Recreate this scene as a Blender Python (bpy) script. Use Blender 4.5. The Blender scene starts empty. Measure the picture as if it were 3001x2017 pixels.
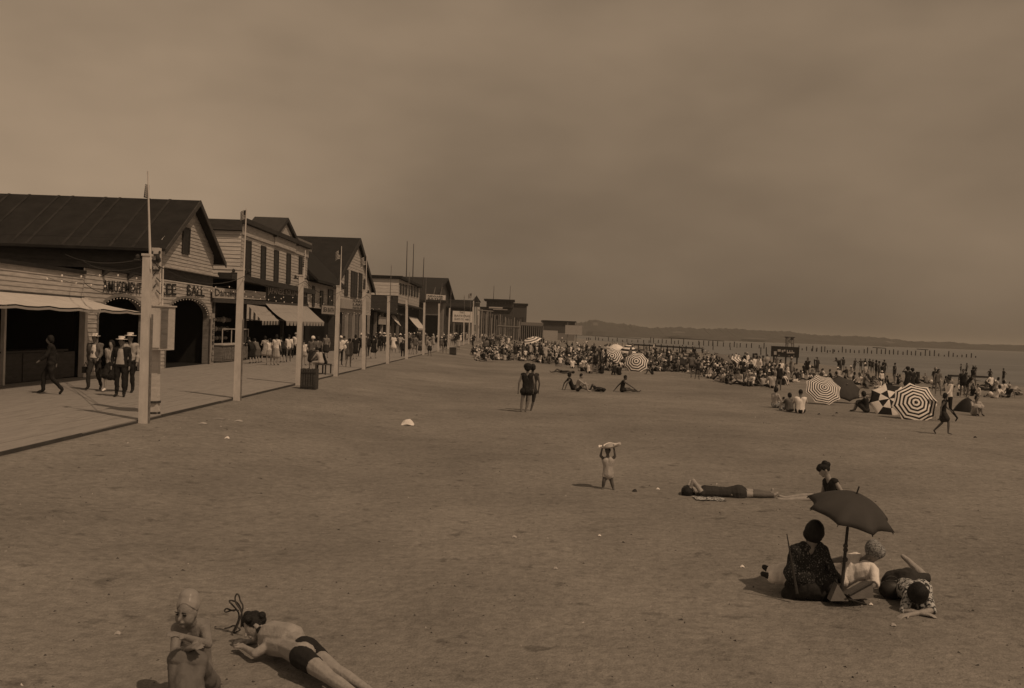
import bpy, math, random
import numpy as np
from mathutils import Vector as V, Matrix, noise
random.seed(7)
R = math.radians
scn = bpy.context.scene
C = scn.collection

# ------------------------------------------------------------------ camera
F = 2900.0; W0, H0 = 3001.0, 2017.0
CZ = 2.3
PITCH = math.atan(36 / F); ROLL = math.atan(.036); YAW = math.atan(15 / F)
fw = V((-math.sin(YAW) * math.cos(PITCH), math.cos(YAW) * math.cos(PITCH), -math.sin(PITCH)))
r0 = V((math.cos(YAW), math.sin(YAW), 0)); u0 = r0.cross(fw)
rt = r0 * math.cos(ROLL) + u0 * math.sin(ROLL); up = rt.cross(fw)
CAM = V((0, 0, CZ))
cam = bpy.data.cameras.new('camera'); camo = bpy.data.objects.new('camera', cam); C.objects.link(camo)
cam.sensor_width = 36; cam.lens = 36 * F / W0; cam.clip_start = .1; cam.clip_end = 20000
m = Matrix((rt, up, -fw)).transposed().to_4x4(); m.translation = CAM
camo.matrix_world = m; scn.camera = camo

# ------------------------------------------------------------------ sky, sun, exposure
SUN = V((.44, -.40, .80)).normalized()
w = bpy.data.worlds.new('World'); scn.world = w; w.use_nodes = True
nt = w.node_tree; nt.nodes.clear()
def wn(t, **k):
    n = nt.nodes.new(t)
    for a, b in k.items(): setattr(n, a, b)
    return n
sky = wn('ShaderNodeTexSky', sky_type='NISHITA', sun_disc=False)
sky.sun_elevation = math.asin(SUN.z); sky.sun_rotation = math.atan2(SUN.x, SUN.y); sky.dust_density = 2.5
bw = wn('ShaderNodeRGBToBW'); nt.links.new(sky.outputs[0], bw.inputs[0])
flat = wn('ShaderNodeMath', operation='POWER'); nt.links.new(bw.outputs[0], flat.inputs[0]); flat.inputs[1].default_value = .35
tc = wn('ShaderNodeTexCoord')
mp = wn('ShaderNodeMapping'); mp.inputs['Scale'].default_value = (1, 1, 2.2); nt.links.new(tc.outputs['Generated'], mp.inputs[0])
nz = wn('ShaderNodeTexNoise'); nz.inputs['Scale'].default_value = 2.6; nz.inputs['Detail'].default_value = 4; nz.inputs['Roughness'].default_value = .5
nt.links.new(mp.outputs[0], nz.inputs['Vector'])
mr = wn('ShaderNodeMapRange'); mr.inputs[1].default_value = .3; mr.inputs[2].default_value = .7; mr.inputs[3].default_value = .76; mr.inputs[4].default_value = 1.24
nt.links.new(nz.outputs[0], mr.inputs[0])
mu = wn('ShaderNodeMath', operation='MULTIPLY'); nt.links.new(flat.outputs[0], mu.inputs[0]); nt.links.new(mr.outputs[0], mu.inputs[1])
# the sky's own unevenness: paler above and over the land, duller low over the bay
sp = wn('ShaderNodeSeparateXYZ'); nt.links.new(tc.outputs['Generated'], sp.inputs[0])
def ramp(src, pts):
    r = wn('ShaderNodeValToRGB'); e = r.color_ramp.elements; r.color_ramp.interpolation = 'B_SPLINE'
    while len(e) < len(pts): e.new(.5)
    for q, (p_, v_) in zip(e, pts): q.position = p_; q.color = (v_, v_, v_, 1)
    nt.links.new(src, r.inputs[0]); return r.outputs[0]
xm = wn('ShaderNodeMapRange'); xm.inputs[1].default_value = -1; xm.inputs[2].default_value = 1; nt.links.new(sp.outputs[0], xm.inputs[0])
za = ramp(sp.outputs[2], [(0, .125), (.1, .16), (.25, .23), (.5, .2), (1, .13)])
xa = ramp(xm.outputs[0], [(0, .1), (.25, .15), (.36, .075), (.5, 0), (.75, .03), (1, .04)])
ga = wn('ShaderNodeMath', operation='ADD'); nt.links.new(za, ga.inputs[0]); nt.links.new(xa, ga.inputs[1])
gm = wn('ShaderNodeMath', operation='MULTIPLY'); nt.links.new(ga.outputs[0], gm.inputs[0]); gm.inputs[1].default_value = 9.0
mu0 = mu; mu = wn('ShaderNodeMath', operation='MULTIPLY'); nt.links.new(mu0.outputs[0], mu.inputs[0]); nt.links.new(gm.outputs[0], mu.inputs[1])
tint = wn('ShaderNodeMix', data_type='RGBA', blend_type='MULTIPLY'); tint.inputs[0].default_value = 1
nt.links.new(mu.outputs[0], tint.inputs[6]); tint.inputs[7].default_value = (1, .72, .475, 1)
bg = wn('ShaderNodeBackground'); bg.inputs[1].default_value = .15
nt.links.new(tint.outputs[2], bg.inputs[0])
wo = wn('ShaderNodeOutputWorld'); nt.links.new(bg.outputs[0], wo.inputs[0])
sl = bpy.data.lights.new('sun', 'SUN'); sl.energy = 3.1; sl.angle = R(.6); sl.color = (1, .72, .475)
so = bpy.data.objects.new('sun', sl); C.objects.link(so)
so.rotation_euler = SUN.to_track_quat('Z', 'Y').to_euler()
vs = scn.view_settings; vs.view_transform = 'Standard'; vs.look = 'None'; vs.gamma = 1; vs.exposure = -.93

# ------------------------------------------------------------------ picture geometry (3001 x 2017 measurements -> places)
def ray(px, py): return (fw * F + rt * (px - W0 / 2) - up * (py - H0 / 2)).normalized()
def onY(px, py, Y): d = ray(px, py); return CAM + d * (Y / d.y)
def onX(px, py, X): d = ray(px, py); return CAM + d * (X / d.x)
def onZ(px, py, z): d = ray(px, py); return CAM + d * ((z - CZ) / d.z)
HAZE = .00018; SEA = -1.35; EDGE = -8.55; FRONT = -16.5
def ss(a, b, x):
    t = min(1, max(0, (x - a) / (b - a))); return t * t * (3 - 2 * t)
def gz(x, y):
    if x < EDGE - .3: return -.3
    z = -.07 - .38 * ss(EDGE, -2, x) - .35 * ss(6, 40, x) - .55 * ss(34, 50, x) - 2.2 * ss(50, 130, x)
    if x < EDGE + .05: z = -.13
    return z
def gzn(x, y):
    z = gz(x, y)
    if x > EDGE + .1:
        k = 1 if y < 60 else .6
        z += k * (.030 * noise.noise(V((x * .5, y * .5, 3))) + .012 * noise.noise(V((x * 2.3, y * 2.3, 9))))
        if y < 30: z += .010 * noise.noise(V((x * 6, y * 6, 1)))
    return z
def G(px, py):
    p = onZ(px, py, -.4)
    for _ in range(8): p = onZ(px, py, gz(p.x, p.y))
    return V((p.x, p.y, gzn(p.x, p.y)))

# ------------------------------------------------------------------ materials (black and white values; the light is sepia)
MATS = {}
def mat(name, val, rough=.8, var=.0, scale=4, stretch=(1, 1, 1), bump=0, bscale=30, detail=4, metal=0, tintc=(1, .94, .9), grain=0, seeded=True):
    if name in MATS: return MATS[name]
    mt = bpy.data.materials.new(name); mt.use_nodes = True; t = mt.node_tree; b = t.nodes['Principled BSDF']
    b.inputs['Roughness'].default_value = rough; b.inputs['Metallic'].default_value = metal
    if 'Specular IOR Level' in b.inputs: b.inputs['Specular IOR Level'].default_value = .25
    col = tuple(val * c for c in tintc) + (1,)
    b.inputs['Base Color'].default_value = col
    if var or bump:
        g = t.nodes.new('ShaderNodeNewGeometry'); oi = t.nodes.new('ShaderNodeObjectInfo')
        ad = t.nodes.new('ShaderNodeVectorMath'); ad.operation = 'ADD'
        sc_ = t.nodes.new('ShaderNodeVectorMath'); sc_.operation = 'SCALE'; sc_.inputs['Scale'].default_value = 37 if seeded else 0
        cb = t.nodes.new('ShaderNodeCombineXYZ'); 
        for i in range(3): t.links.new(oi.outputs['Random'], cb.inputs[i])
        t.links.new(cb.outputs[0], sc_.inputs[0]); t.links.new(g.outputs['Position'], ad.inputs[0]); t.links.new(sc_.outputs[0], ad.inputs[1])
        mpn = t.nodes.new('ShaderNodeMapping'); mpn.inputs['Scale'].default_value = stretch; t.links.new(ad.outputs[0], mpn.inputs[0])
    if var:
        n = t.nodes.new('ShaderNodeTexNoise'); n.inputs['Scale'].default_value = scale; n.inputs['Detail'].default_value = detail; n.inputs['Roughness'].default_value = .65
        t.links.new(mpn.outputs[0], n.inputs['Vector'])
        r = t.nodes.new('ShaderNodeMapRange'); r.inputs[1].default_value = .28; r.inputs[2].default_value = .72
        r.inputs[3].default_value = 1 - var; r.inputs[4].default_value = 1 + var; t.links.new(n.outputs[0], r.inputs[0])
        mx = t.nodes.new('ShaderNodeVectorMath'); mx.operation = 'SCALE'; mx.inputs[0].default_value = col[:3]
        t.links.new(r.outputs[0], mx.inputs['Scale']); t.links.new(mx.outputs[0], b.inputs['Base Color'])
    if bump:
        n2 = t.nodes.new('ShaderNodeTexNoise'); n2.inputs['Scale'].default_value = bscale; n2.inputs['Detail'].default_value = 3
        t.links.new(mpn.outputs[0], n2.inputs['Vector'])
        bp = t.nodes.new('ShaderNodeBump'); bp.inputs['Strength'].default_value = bump; bp.inputs['Distance'].default_value = .02
        t.links.new(n2.outputs[0], bp.inputs['Height']); t.links.new(bp.outputs[0], b.inputs['Normal'])
    MATS[name] = mt; return mt
m_white = mat('weathered_white_paint', .55, .7, .16, 3, (1, 1, 5), .2, 40)
m_pole = mat('pole_white_paint', .6, .65, .14, 6, (1, 1, .4), .2, 40)
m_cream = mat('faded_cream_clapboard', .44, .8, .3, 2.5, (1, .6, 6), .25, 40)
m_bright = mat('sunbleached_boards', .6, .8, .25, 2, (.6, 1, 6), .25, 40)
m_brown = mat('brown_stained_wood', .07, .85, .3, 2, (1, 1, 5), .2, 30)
m_trim = mat('dark_trim_paint', .045, .7, .2, 3)
m_roof = mat('tar_paper_roof', .022, .9, .35, 1.2, (1, 1, 1), .3, 12)
m_seam = mat('roof_lap_seam', .034, .9, .4, 2)
m_dark = mat('shade_black', .012, .9, .3, 2)  # near-black colour stands in for shade inside stalls, arches and openings
m_black = mat('black_lettering_paint', .02, .6)
m_wht = mat('white_enamel', .72, .5, .05, 3)
m_canvas = mat('awning_canvas', .36, .85, .1, 2, (1, 1, 1), .15, 60)
m_canvas2 = mat('bleached_awning_canvas', .6, .85, .1, 2, (1, 1, 1), .15, 60)
m_plank = mat('boardwalk_plank', .305, .85, .16, 3, (3, .35, 1), .2, 25)
m_glass = mat('dark_window_glass', .02, .45)
m_bulb = mat('white_globe_glass', .8, .2)
m_wood = mat('grey_wood', .2, .85, .3, 3, (1, 1, 4), .2, 30)
m_pile = mat('wet_piling', .04, .8, .3, 2)
m_hill = mat('wooded_far_shore', .045, 1, .5, .03, (1, 1, 3))
m_goods = mat('stall_goods', .17, .7, .8, 7)
def C_(n, v, var=.12): return mat(n, v, .85, var, 9, bump=.25, bscale=60)
skinA = mat('light_skin', .34, .6, .15, 14, bump=.35, bscale=45); skinB = mat('tanned_skin', .22, .6, .15, 14, bump=.35, bscale=45); skinC = mat('deep_tanned_skin', .13, .6, .15, 14, bump=.35, bscale=45)
hairD = mat('dark_hair', .015, .6, .3, 40, bump=.5, bscale=90); hairL = mat('fair_hair', .16, .6, .3, 40, bump=.5, bscale=90)
c_blk = C_('black_cloth', .022); c_nvy = C_('dark_wool', .04); c_gry = C_('grey_cloth', .14); c_lt = C_('pale_cloth', .42); c_wh = C_('white_cloth', .82)
c_mid = C_('faded_cloth', .25); c_straw = mat('straw_hat', .8, .7, .1, 20)
def speck(name, base, spot, scale, lo, hi):
    mt = mat(name, base, .8, .1, 9, bump=.3, bscale=50); t = mt.node_tree; b = t.nodes['Principled BSDF']
    g = t.nodes.new('ShaderNodeNewGeometry'); n = t.nodes.new('ShaderNodeTexNoise'); n.inputs['Scale'].default_value = scale; n.inputs['Detail'].default_value = 1; t.links.new(g.outputs['Position'], n.inputs['Vector'])
    r = t.nodes.new('ShaderNodeMapRange'); r.inputs[1].default_value = lo; r.inputs[2].default_value = hi; r.inputs[3].default_value = base; r.inputs[4].default_value = spot; t.links.new(n.outputs[0], r.inputs[0])
    c = t.nodes.new('ShaderNodeCombineXYZ')
    for i in range(3): t.links.new(r.outputs[0], c.inputs[i])
    t.links.new(c.outputs[0], b.inputs['Base Color']); return mt
c_flor = speck('flower_print_cloth', .5, .05, 32, .48, .56)
c_blkspark = speck('black_speckled_shawl', .02, .16, 70, .58, .7)
c_tweed = speck('tweed_cap_cloth', .33, .12, 70, .42, .6)

# ------------------------------------------------------------------ object helpers
def link(o): C.objects.link(o); return o
def props(o, label=None, cat=None, group=None, kind=None):
    for k, v in (('label', label), ('category', cat), ('group', group), ('kind', kind)):
        if v: o[k] = v
    return o
def thing(name, label, cat, loc=(0, 0, 0), group=None, rz=0):
    o = bpy.data.objects.new(name, None); link(o); o.location = loc; o.rotation_euler = (0, 0, rz); o.empty_display_size = .2
    return props(o, label, cat, group)
def rootloc(o):
    p = V((0, 0, 0))
    while o: p = p + o.location; o = o.parent
    return p
class M:
    def __init__(s): s.v = []; s.f = []; s.m = []
    def add(s, vs_, fs, mi=0):
        b = len(s.v); s.v += [V(x) for x in vs_]; s.f += [tuple(b + i for i in q) for q in fs]; s.m += [mi] * len(fs); return s
    def box(s, c, d, mi=0, rz=0):
        a, b, e = d[0] / 2, d[1] / 2, d[2] / 2; c = V(c); mt = Matrix.Rotation(rz, 3, 'Z')
        vs_ = [c + mt @ V((x, y, z)) for z in (-e, e) for x, y in ((-a, -b), (a, -b), (a, b), (-a, b))]
        return s.add(vs_, [(3, 2, 1, 0), (4, 5, 6, 7), (0, 1, 5, 4), (1, 2, 6, 5), (2, 3, 7, 6), (3, 0, 4, 7)], mi)
    def mm(s, a, b, mi=0):
        a, b = V(a), V(b); return s.box((a + b) / 2, [abs(x) for x in (b - a)], mi)
    def prism(s, poly, vec, mi=0):
        n = len(poly); vec = V(vec); a = [V(p) for p in poly]
        return s.add(a + [p + vec for p in a], [tuple(range(n))[::-1], tuple(range(n, 2 * n))] + [(i, (i + 1) % n, n + (i + 1) % n, n + i) for i in range(n)], mi)
    def bar(s, p, q, r, n=8, r2=None, mi=0):
        p, q = V(p), V(q); r2 = r if r2 is None else r2; d = (q - p).normalized(); x = d.orthogonal().normalized(); y = d.cross(x)
        a = [p + (x * math.cos(t) + y * math.sin(t)) * r for t in [2 * math.pi * i / n for i in range(n)]]
        b = [q + (x * math.cos(t) + y * math.sin(t)) * r2 for t in [2 * math.pi * i / n for i in range(n)]]
        return s.add(a + b, [tuple(range(n))[::-1], tuple(range(n, 2 * n))] + [(i, (i + 1) % n, n + (i + 1) % n, n + i) for i in range(n)], mi)
    def sph(s, c, r, mi=0, n=8, k=6, sc=(1, 1, 1)):
        c = V(c); vs_ = [c + V((0, 0, r * sc[2]))]
        for j in range(1, k):
            for i in range(n):
                a, b = math.pi * j / k, 2 * math.pi * i / n
                vs_.append(c + V((r * sc[0] * math.sin(a) * math.cos(b), r * sc[1] * math.sin(a) * math.sin(b), r * sc[2] * math.cos(a))))
        vs_.append(c - V((0, 0, r * sc[2]))); L = len(vs_) - 1
        f = [(0, 1 + i, 1 + (i + 1) % n) for i in range(n)]
        for j in range(k - 2):
            for i in range(n):
                a = 1 + j * n; f.append((a + i, a + n + i, a + n + (i + 1) % n, a + (i + 1) % n))
        a = 1 + (k - 2) * n; f += [(L, a + (i + 1) % n, a + i) for i in range(n)]
        return s.add(vs_, f, mi)
    def build(s, name, mats, parent=None, label=None, kind=None, smooth=False):
        if not isinstance(mats, (list, tuple)): mats = [mats]
        o_ = rootloc(parent) if parent else V((0, 0, 0))
        me = bpy.data.meshes.new(name); me.from_pydata([tuple(v - o_) for v in s.v], [], s.f)
        for x in mats: me.materials.append(x)
        if len(mats) > 1: me.polygons.foreach_set('material_index', s.m)
        if smooth: me.polygons.foreach_set('use_smooth', [True] * len(me.polygons))
        me.update()
        o = bpy.data.objects.new(name, me); link(o)
        if parent: o.parent = parent
        return props(o, label, kind=kind)
def solo(name, mb, mats, label, cat, loc, group=None, smooth=False, kind=None):
    """one-mesh thing whose origin is at its base"""
    loc = V(loc); mb.v = [v - loc for v in mb.v]
    o = mb.build(name, mats, smooth=smooth); o.location = loc
    return props(o, label, cat, group, kind)
def lerp(a, b, t): return a + (b - a) * t
def text_quad(s, px4, X, mt, parent, th=.03, name='lettering', axis='X', world=None):
    cu = bpy.data.curves.new('t', 'FONT'); cu.body = s; cu.align_x = 'LEFT'; cu.resolution_u = 2; cu.offset = .012
    to = bpy.data.objects.new('t', cu); link(to)
    dg = bpy.context.evaluated_depsgraph_get(); dg.update()
    me = bpy.data.meshes.new_from_object(to.evaluated_get(dg))
    C.objects.unlink(to); bpy.data.objects.remove(to)
    co = np.array([v.co[:] for v in me.vertices]); lo = co.min(0); hi = co.max(0)
    q = world or [onX(p[0], p[1], X) if axis == 'X' else onY(p[0], p[1], X) for p in px4]   # TL TR BR BL
    mb = M(); pts = []
    nrm = V((1, 0, 0)) if axis == 'X' else V((0, -1, 0))
    for c in co:
        u = (c[0] - lo[0]) / (hi[0] - lo[0]); v = (c[1] - lo[1]) / (hi[1] - lo[1])
        pts.append(lerp(lerp(q[3], q[2], u), lerp(q[0], q[1], u), v) + nrm * th)
    fs = [tuple(p.vertices) for p in me.polygons]
    mb.add(pts, fs); return mb.build(name, mt, parent)

# ------------------------------------------------------------------ ground, water, far shore
def axis_pts(segs):
    out = []
    for a, b, st in segs:
        n = max(1, int(round((b - a) / st))); out += [a + (b - a) * i / n for i in range(n)]
    return out + [segs[-1][1]]
xs = axis_pts([(-4000, -60, 500), (-60, -9, 8), (-9, -8.2, .1), (-8.2, 12, .2), (12, 52, .5), (52, 200, 10), (200, 6000, 600)])
ys = axis_pts([(-60, 4, 4), (4, 22, .18), (22, 45, .35), (45, 110, 1), (110, 400, 8), (400, 7000, 500)])
vv = [(x, y, gzn(x, y)) for y in ys for x in xs]; nx = len(xs)
ff = [(j * nx + i, j * nx + i + 1, (j + 1) * nx + i + 1, (j + 1) * nx + i) for j in range(len(ys) - 1) for i in range(nx - 1)]
me = bpy.data.meshes.new('beach_sand'); me.from_pydata(vv, [], ff); me.polygons.foreach_set('use_smooth', [True] * len(ff))
sand = link(bpy.data.objects.new('beach_sand', me)); sand['kind'] = 'structure'
ms = bpy.data.materials.new('dry_sand'); ms.use_nodes = True; t = ms.node_tree; b = t.nodes['Principled BSDF']; b.inputs['Roughness'].default_value = .95
b.inputs['Specular IOR Level'].default_value = .1
g = t.nodes.new('ShaderNodeNewGeometry')
def noi(scale, det, a, c, lo=.3, hi=.7, stretch=None):
    n = t.nodes.new('ShaderNodeTexNoise'); n.inputs['Scale'].default_value = scale; n.inputs['Detail'].default_value = det; n.inputs['Roughness'].default_value = .6
    if stretch:
        mp_ = t.nodes.new('ShaderNodeMapping'); mp_.inputs['Scale'].default_value = stretch; t.links.new(g.outputs['Position'], mp_.inputs[0]); t.links.new(mp_.outputs[0], n.inputs['Vector'])
    else: t.links.new(g.outputs['Position'], n.inputs['Vector'])
    r = t.nodes.new('ShaderNodeMapRange'); r.inputs[1].default_value = lo; r.inputs[2].default_value = hi; r.inputs[3].default_value = a; r.inputs[4].default_value = c
    t.links.new(n.outputs[0], r.inputs[0]); return r.outputs[0], n.outputs[0]
def mul(a, c):
    q = t.nodes.new('ShaderNodeMath'); q.operation = 'MULTIPLY'; t.links.new(a, q.inputs[0]); t.links.new(c, q.inputs[1]); return q.outputs[0]
k = mul(mul(noi(.13, 3, .8, 1.2)[0], noi(1.1, 5, .9, 1.1)[0]), mul(noi(9, 4, .82, 1.18)[0], noi(60, 2, .84, 1.16)[0]))
dk = noi(3.3, 6, .62, 1, .30, .40)[0]; k = mul(k, dk)
mx = t.nodes.new('ShaderNodeVectorMath'); mx.operation = 'SCALE'; mx.inputs[0].default_value = (.238, .223, .208); t.links.new(k, mx.inputs['Scale']); t.links.new(mx.outputs[0], b.inputs['Base Color'])
bp = t.nodes.new('ShaderNodeBump'); bp.inputs['Strength'].default_value = .65; bp.inputs['Distance'].default_value = .05
a1 = noi(5, 5, 0, 1, .2, .8)[0]; a2 = noi(22, 3, 0, .35, .2, .8)[0]
q = t.nodes.new('ShaderNodeMath'); q.operation = 'ADD'; t.links.new(a1, q.inputs[0]); t.links.new(a2, q.inputs[1])
vo = t.nodes.new('ShaderNodeTexVoronoi'); vo.feature = 'SMOOTH_F1'; vo.inputs['Scale'].default_value = 2.1; t.links.new(g.outputs['Position'], vo.inputs['Vector'])
vr = t.nodes.new('ShaderNodeMapRange'); vr.inputs[1].default_value = .08; vr.inputs[2].default_value = .3; vr.inputs[3].default_value = 0; vr.inputs[4].default_value = .9; t.links.new(vo.outputs['Distance'], vr.inputs[0])
msk = noi(.6, 2, 0, 1, .42, .6)[0]; vm = mul(vr.outputs[0], msk)
q2 = t.nodes.new('ShaderNodeMath'); q2.operation = 'ADD'; t.links.new(q.outputs[0], q2.inputs[0]); t.links.new(vm, q2.inputs[1]); t.links.new(q2.outputs[0], bp.inputs['Height']); t.links.new(bp.outputs[0], b.inputs['Normal'])
me.materials.append(ms)

mwt = bpy.data.materials.new('bay_water'); mwt.use_nodes = True; t = mwt.node_tree; b = t.nodes['Principled BSDF']
b.inputs['Base Color'].default_value = (.13, .125, .115, 1); b.inputs['Roughness'].default_value = .35
g = t.nodes.new('ShaderNodeNewGeometry'); _, h1 = noi(.9, 4, 0, 1, stretch=(.35, 1, 1)); _, h2 = noi(.12, 3, 0, 1, stretch=(.3, 1, 1))
q = t.nodes.new('ShaderNodeMath'); q.operation = 'ADD'; t.links.new(h1, q.inputs[0]); t.links.new(h2, q.inputs[1])
bp = t.nodes.new('ShaderNodeBump'); bp.inputs['Strength'].default_value = .6; bp.inputs['Distance'].default_value = .3; t.links.new(q.outputs[0], bp.inputs['Height']); t.links.new(bp.outputs[0], b.inputs['Normal'])
kk, _ = noi(.05, 5, .07, .2, stretch=(.15, 1, 1)); cc = t.nodes.new('ShaderNodeCombineXYZ')
for i in range(3): t.links.new(kk, cc.inputs[i])
t.links.new(cc.outputs[0], b.inputs['Base Color'])
wb = M(); X = [38, 60, 120, 300, 900, 2500, 6000]; Yw = [-200, 0, 60, 150, 400, 1200, 3000, 6900]
wb.add([(x, y, SEA) for y in Yw for x in X], [(j * 7 + i, j * 7 + i + 1, j * 7 + i + 8, j * 7 + i + 7) for j in range(7) for i in range(6)])
wo_ = wb.build('bay_water', mwt); wo_['kind'] = 'structure'

YH = 2600.
prof = [(1380, 952), (1600, 945), (1700, 946), (1715, 945), (1728, 939), (1745, 937), (1762, 941), (1785, 946), (1850, 952), (1900, 961), (2000, 959), (2050, 964), (2140, 963), (2210, 968), (2310, 972), (2350, 977), (2400, 983), (2470, 985), (2550, 987), (2600, 993), (2640, 996), (2660, 1003), (2780, 1003), (2860, 1010), (3001, 1013), (3300, 1020)]
def ytop(px):
    for (a, c), (d, e) in zip(prof, prof[1:]):
        if a <= px <= d: return c + (e - c) * (px - a) / (d - a)
    return prof[-1][1]
hb = M(); cols = []
for i in range(481):
    px = 1380 + i * 4; p = onY(px, ytop(px), YH)
    z = p.z + 3.2 * noise.noise(V((px * .06, 1, 0))) + 3.6 * noise.noise(V((px * .16, 5, 0))) + 2.5 * noise.noise(V((px * .5, 9, 0)))
    cols.append((p.x, max(z, 1.5)))
for i, (x, z) in enumerate(cols):
    hb.v += [V((x, YH - 160, SEA - .5)), V((x, YH - 140, z * .28)), V((x, YH - 60, z * .62)), V((x, YH, z)), V((x, YH + 300, z * .5)), V((x, YH + 700, SEA - .5))]
for i in range(480):
    for j in range(5): hb.f.append((i * 6 + j, i * 6 + 6 + j, i * 6 + 7 + j, i * 6 + 1 + j)); hb.m.append(0)
h = hb.build('far_wooded_shore', m_hill); h['kind'] = 'structure'
# pale bluffs / sheds on the far shore
for i, (a, b_, y0, y1) in enumerate([(1970, 2006, 972, 976), (1948, 2036, 981, 984), (2180, 2250, 991, 995), (2600, 2618, 1002, 1006), (1738, 1752, 946, 954)]):
    p, q = onY(a, y0, YH - 170), onY(b_, y1, YH - 170); mb = M(); mb.mm((p.x, YH - 175, q.z), (q.x, YH - 150, p.z))
    mb.prism([(p.x, YH - 175, p.z), (q.x, YH - 175, p.z), ((p.x + q.x) / 2, YH - 175, p.z + 1.2)], (0, 25, 0))
    solo('shore_shed', mb, m_wood, ['long pale shed low on the far shore, left of the others', 'lowest long pale shed on the far shore left of the tower', 'pale boathouse on the far shore just left of the diving tower', 'small pale shed near the right end of the far shore', 'pale block under the tall clump on the far shore'][i], 'shed', ((p.x + q.x) / 2, YH - 170, q.z), 'pale sheds on the far shore')

# ------------------------------------------------------------------ boardwalk
bw_ = thing('boardwalk', None, None, (-12.5, 12, 0)); bw_['kind'] = 'structure'
del_me = M().box((0, 0, 0), (1, 1, 1)); PW = .27; NP = 30
pm = bpy.data.meshes.new('plank'); pm.from_pydata([tuple(v) for v in del_me.v], [], del_me.f); pm.materials.append(m_plank)
cnt = 0; rest = M(); org = V((-12.5, 12, 0))
y = 12.
rows = []
for r in range(NP): rows.append(EDGE - PW * (r + .5))
segs = []
for r, x in enumerate(rows):
    y = 8 + (r * 37 % 11) * .45
    while y < 150:
        L = 5.2 + random.uniform(-.2, .2); segs.append((x, y, L)); y += L
segs.sort(key=lambda s_: s_[1])
for (x, y, L) in segs:
    dz = random.uniform(-.003, .003); c = V((x + random.uniform(-.004, .004), y + L / 2, -.03 + dz)); d = (PW - .005, L - .008, .05)
    if cnt < 300 and y > 14:
        o = bpy.data.objects.new('plank', pm); link(o); o.parent = bw_; o.location = c - org; o.scale = d; cnt += 1
        o.rotation_euler = (0, random.uniform(-.01, .01), 0)
    else: rest.box(c, d)
for (a, b_) in ((150, 250), (250, 420)): rest.mm((FRONT - 3, a, -.06), (EDGE, b_, -.005))
ro = rest.build('far_planking', m_plank, bw_); ro['kind'] = 'stuff'
j = M(); j.mm((EDGE - .1, 4, -.34), (EDGE - .02, 420, -.06)); j.mm((FRONT - 7, 4, -.4), (EDGE - .12, 420, -.08)); j.build('joist_frame', m_trim, bw_)
y = 6.
while y < 90:
    L = random.uniform(3.5, 5); e = M(); e.mm((EDGE + .003, y, -.2), (EDGE + .045, y + L - .03, -.012 + random.uniform(-.015, .01))); e.build('edge_board', m_brown, bw_); y += L

# ------------------------------------------------------------------ building helpers
def clap(parent, poly_fn, z0, z1, step, X, mt, segs_fn, name='clapboard', tilt=.03):
    """one board per row; segs_fn(z_low, z_high) -> list of (ya_low, yb_low, ya_high, yb_high)"""
    z = z0
    while z < z1 - .02:
        zt = min(z + step, z1)
        for (a, b_, c, d) in segs_fn(z, zt):
            if b_ - a < .06 and d - c < .06: continue
            mb = M(); e = random.uniform(-.004, .004)
            mb.add([(X, a, z), (X, b_, z), (X, d, zt), (X, c, zt), (X + tilt + e, a, z + .004), (X + tilt + e, b_, z + .004), (X + .006 + e, d, zt - .004), (X + .006 + e, c, zt - .004)],
                   [(0, 1, 2, 3), (7, 6, 5, 4), (0, 4, 5, 1), (1, 5, 6, 2), (2, 6, 7, 3), (3, 7, 4, 0)])
            mb.build(name, mt, parent)
        z = zt
def clapY(parent, x0, x1, z0, z1, step, Y, mt, name='clapboard'):
    z = z0
    while z < z1 - .02:
        zt = min(z + step, z1); e = random.uniform(-.006, .006); mb = M()
        mb.add([(x0, Y, z), (x1, Y, z), (x1, Y, zt), (x0, Y, zt), (x0, Y - .035 + e, z), (x1, Y - .035 + e, z), (x1, Y - .006 + e, zt - .004), (x0, Y - .006 + e, zt - .004)],
               [(3, 2, 1, 0), (4, 5, 6, 7), (0, 1, 5, 4), (1, 2, 6, 5), (2, 3, 7, 6), (3, 0, 4, 7)])
        mb.build(name, mt, parent); z = zt
def win_q(parent, q, X, frame=.09, mt=m_trim, bars=0, th=.07, axis='X'):
    """window from four pixel corners TL TR BR BL on a wall plane"""
    p = [onX(a, b_, X) if axis == 'X' else onY(a, b_, X) for a, b_ in q]
    n = V((1, 0, 0)) if axis == 'X' else V((0, -1, 0))
    pa = M(); pa.prism([x + n * .02 for x in p], n * .02); w_ = None
    fr = M(); c = sum(p, V()) / 4
    inn = [x + (c - x) * min(.35, frame / max(.1, (c - x).length)) for x in p]
    for i in range(4): jn = (i + 1) % 4; fr.prism([p[i], p[jn], inn[jn], inn[i]], n * th)
    for k_ in range(1, bars + 1):
        t_ = k_ / (bars + 1); a = lerp(p[0], p[1], t_); b_ = lerp(p[3], p[2], t_); d = (p[1] - p[0]).normalized() * .05
        fr.prism([a - d, a + d, b_ + d, b_ - d], n * (th - .01))
    a, b_ = lerp(p[0], p[3], .5), lerp(p[1], p[2], .5); fr.prism([a, b_, b_ + V((0, 0, .06)), a + V((0, 0, .06))], n * (th - .015))
    w_ = fr.build('window', mt, parent); pa.build('pane', m_glass, w_); return w_
def lean(v): return v

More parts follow.
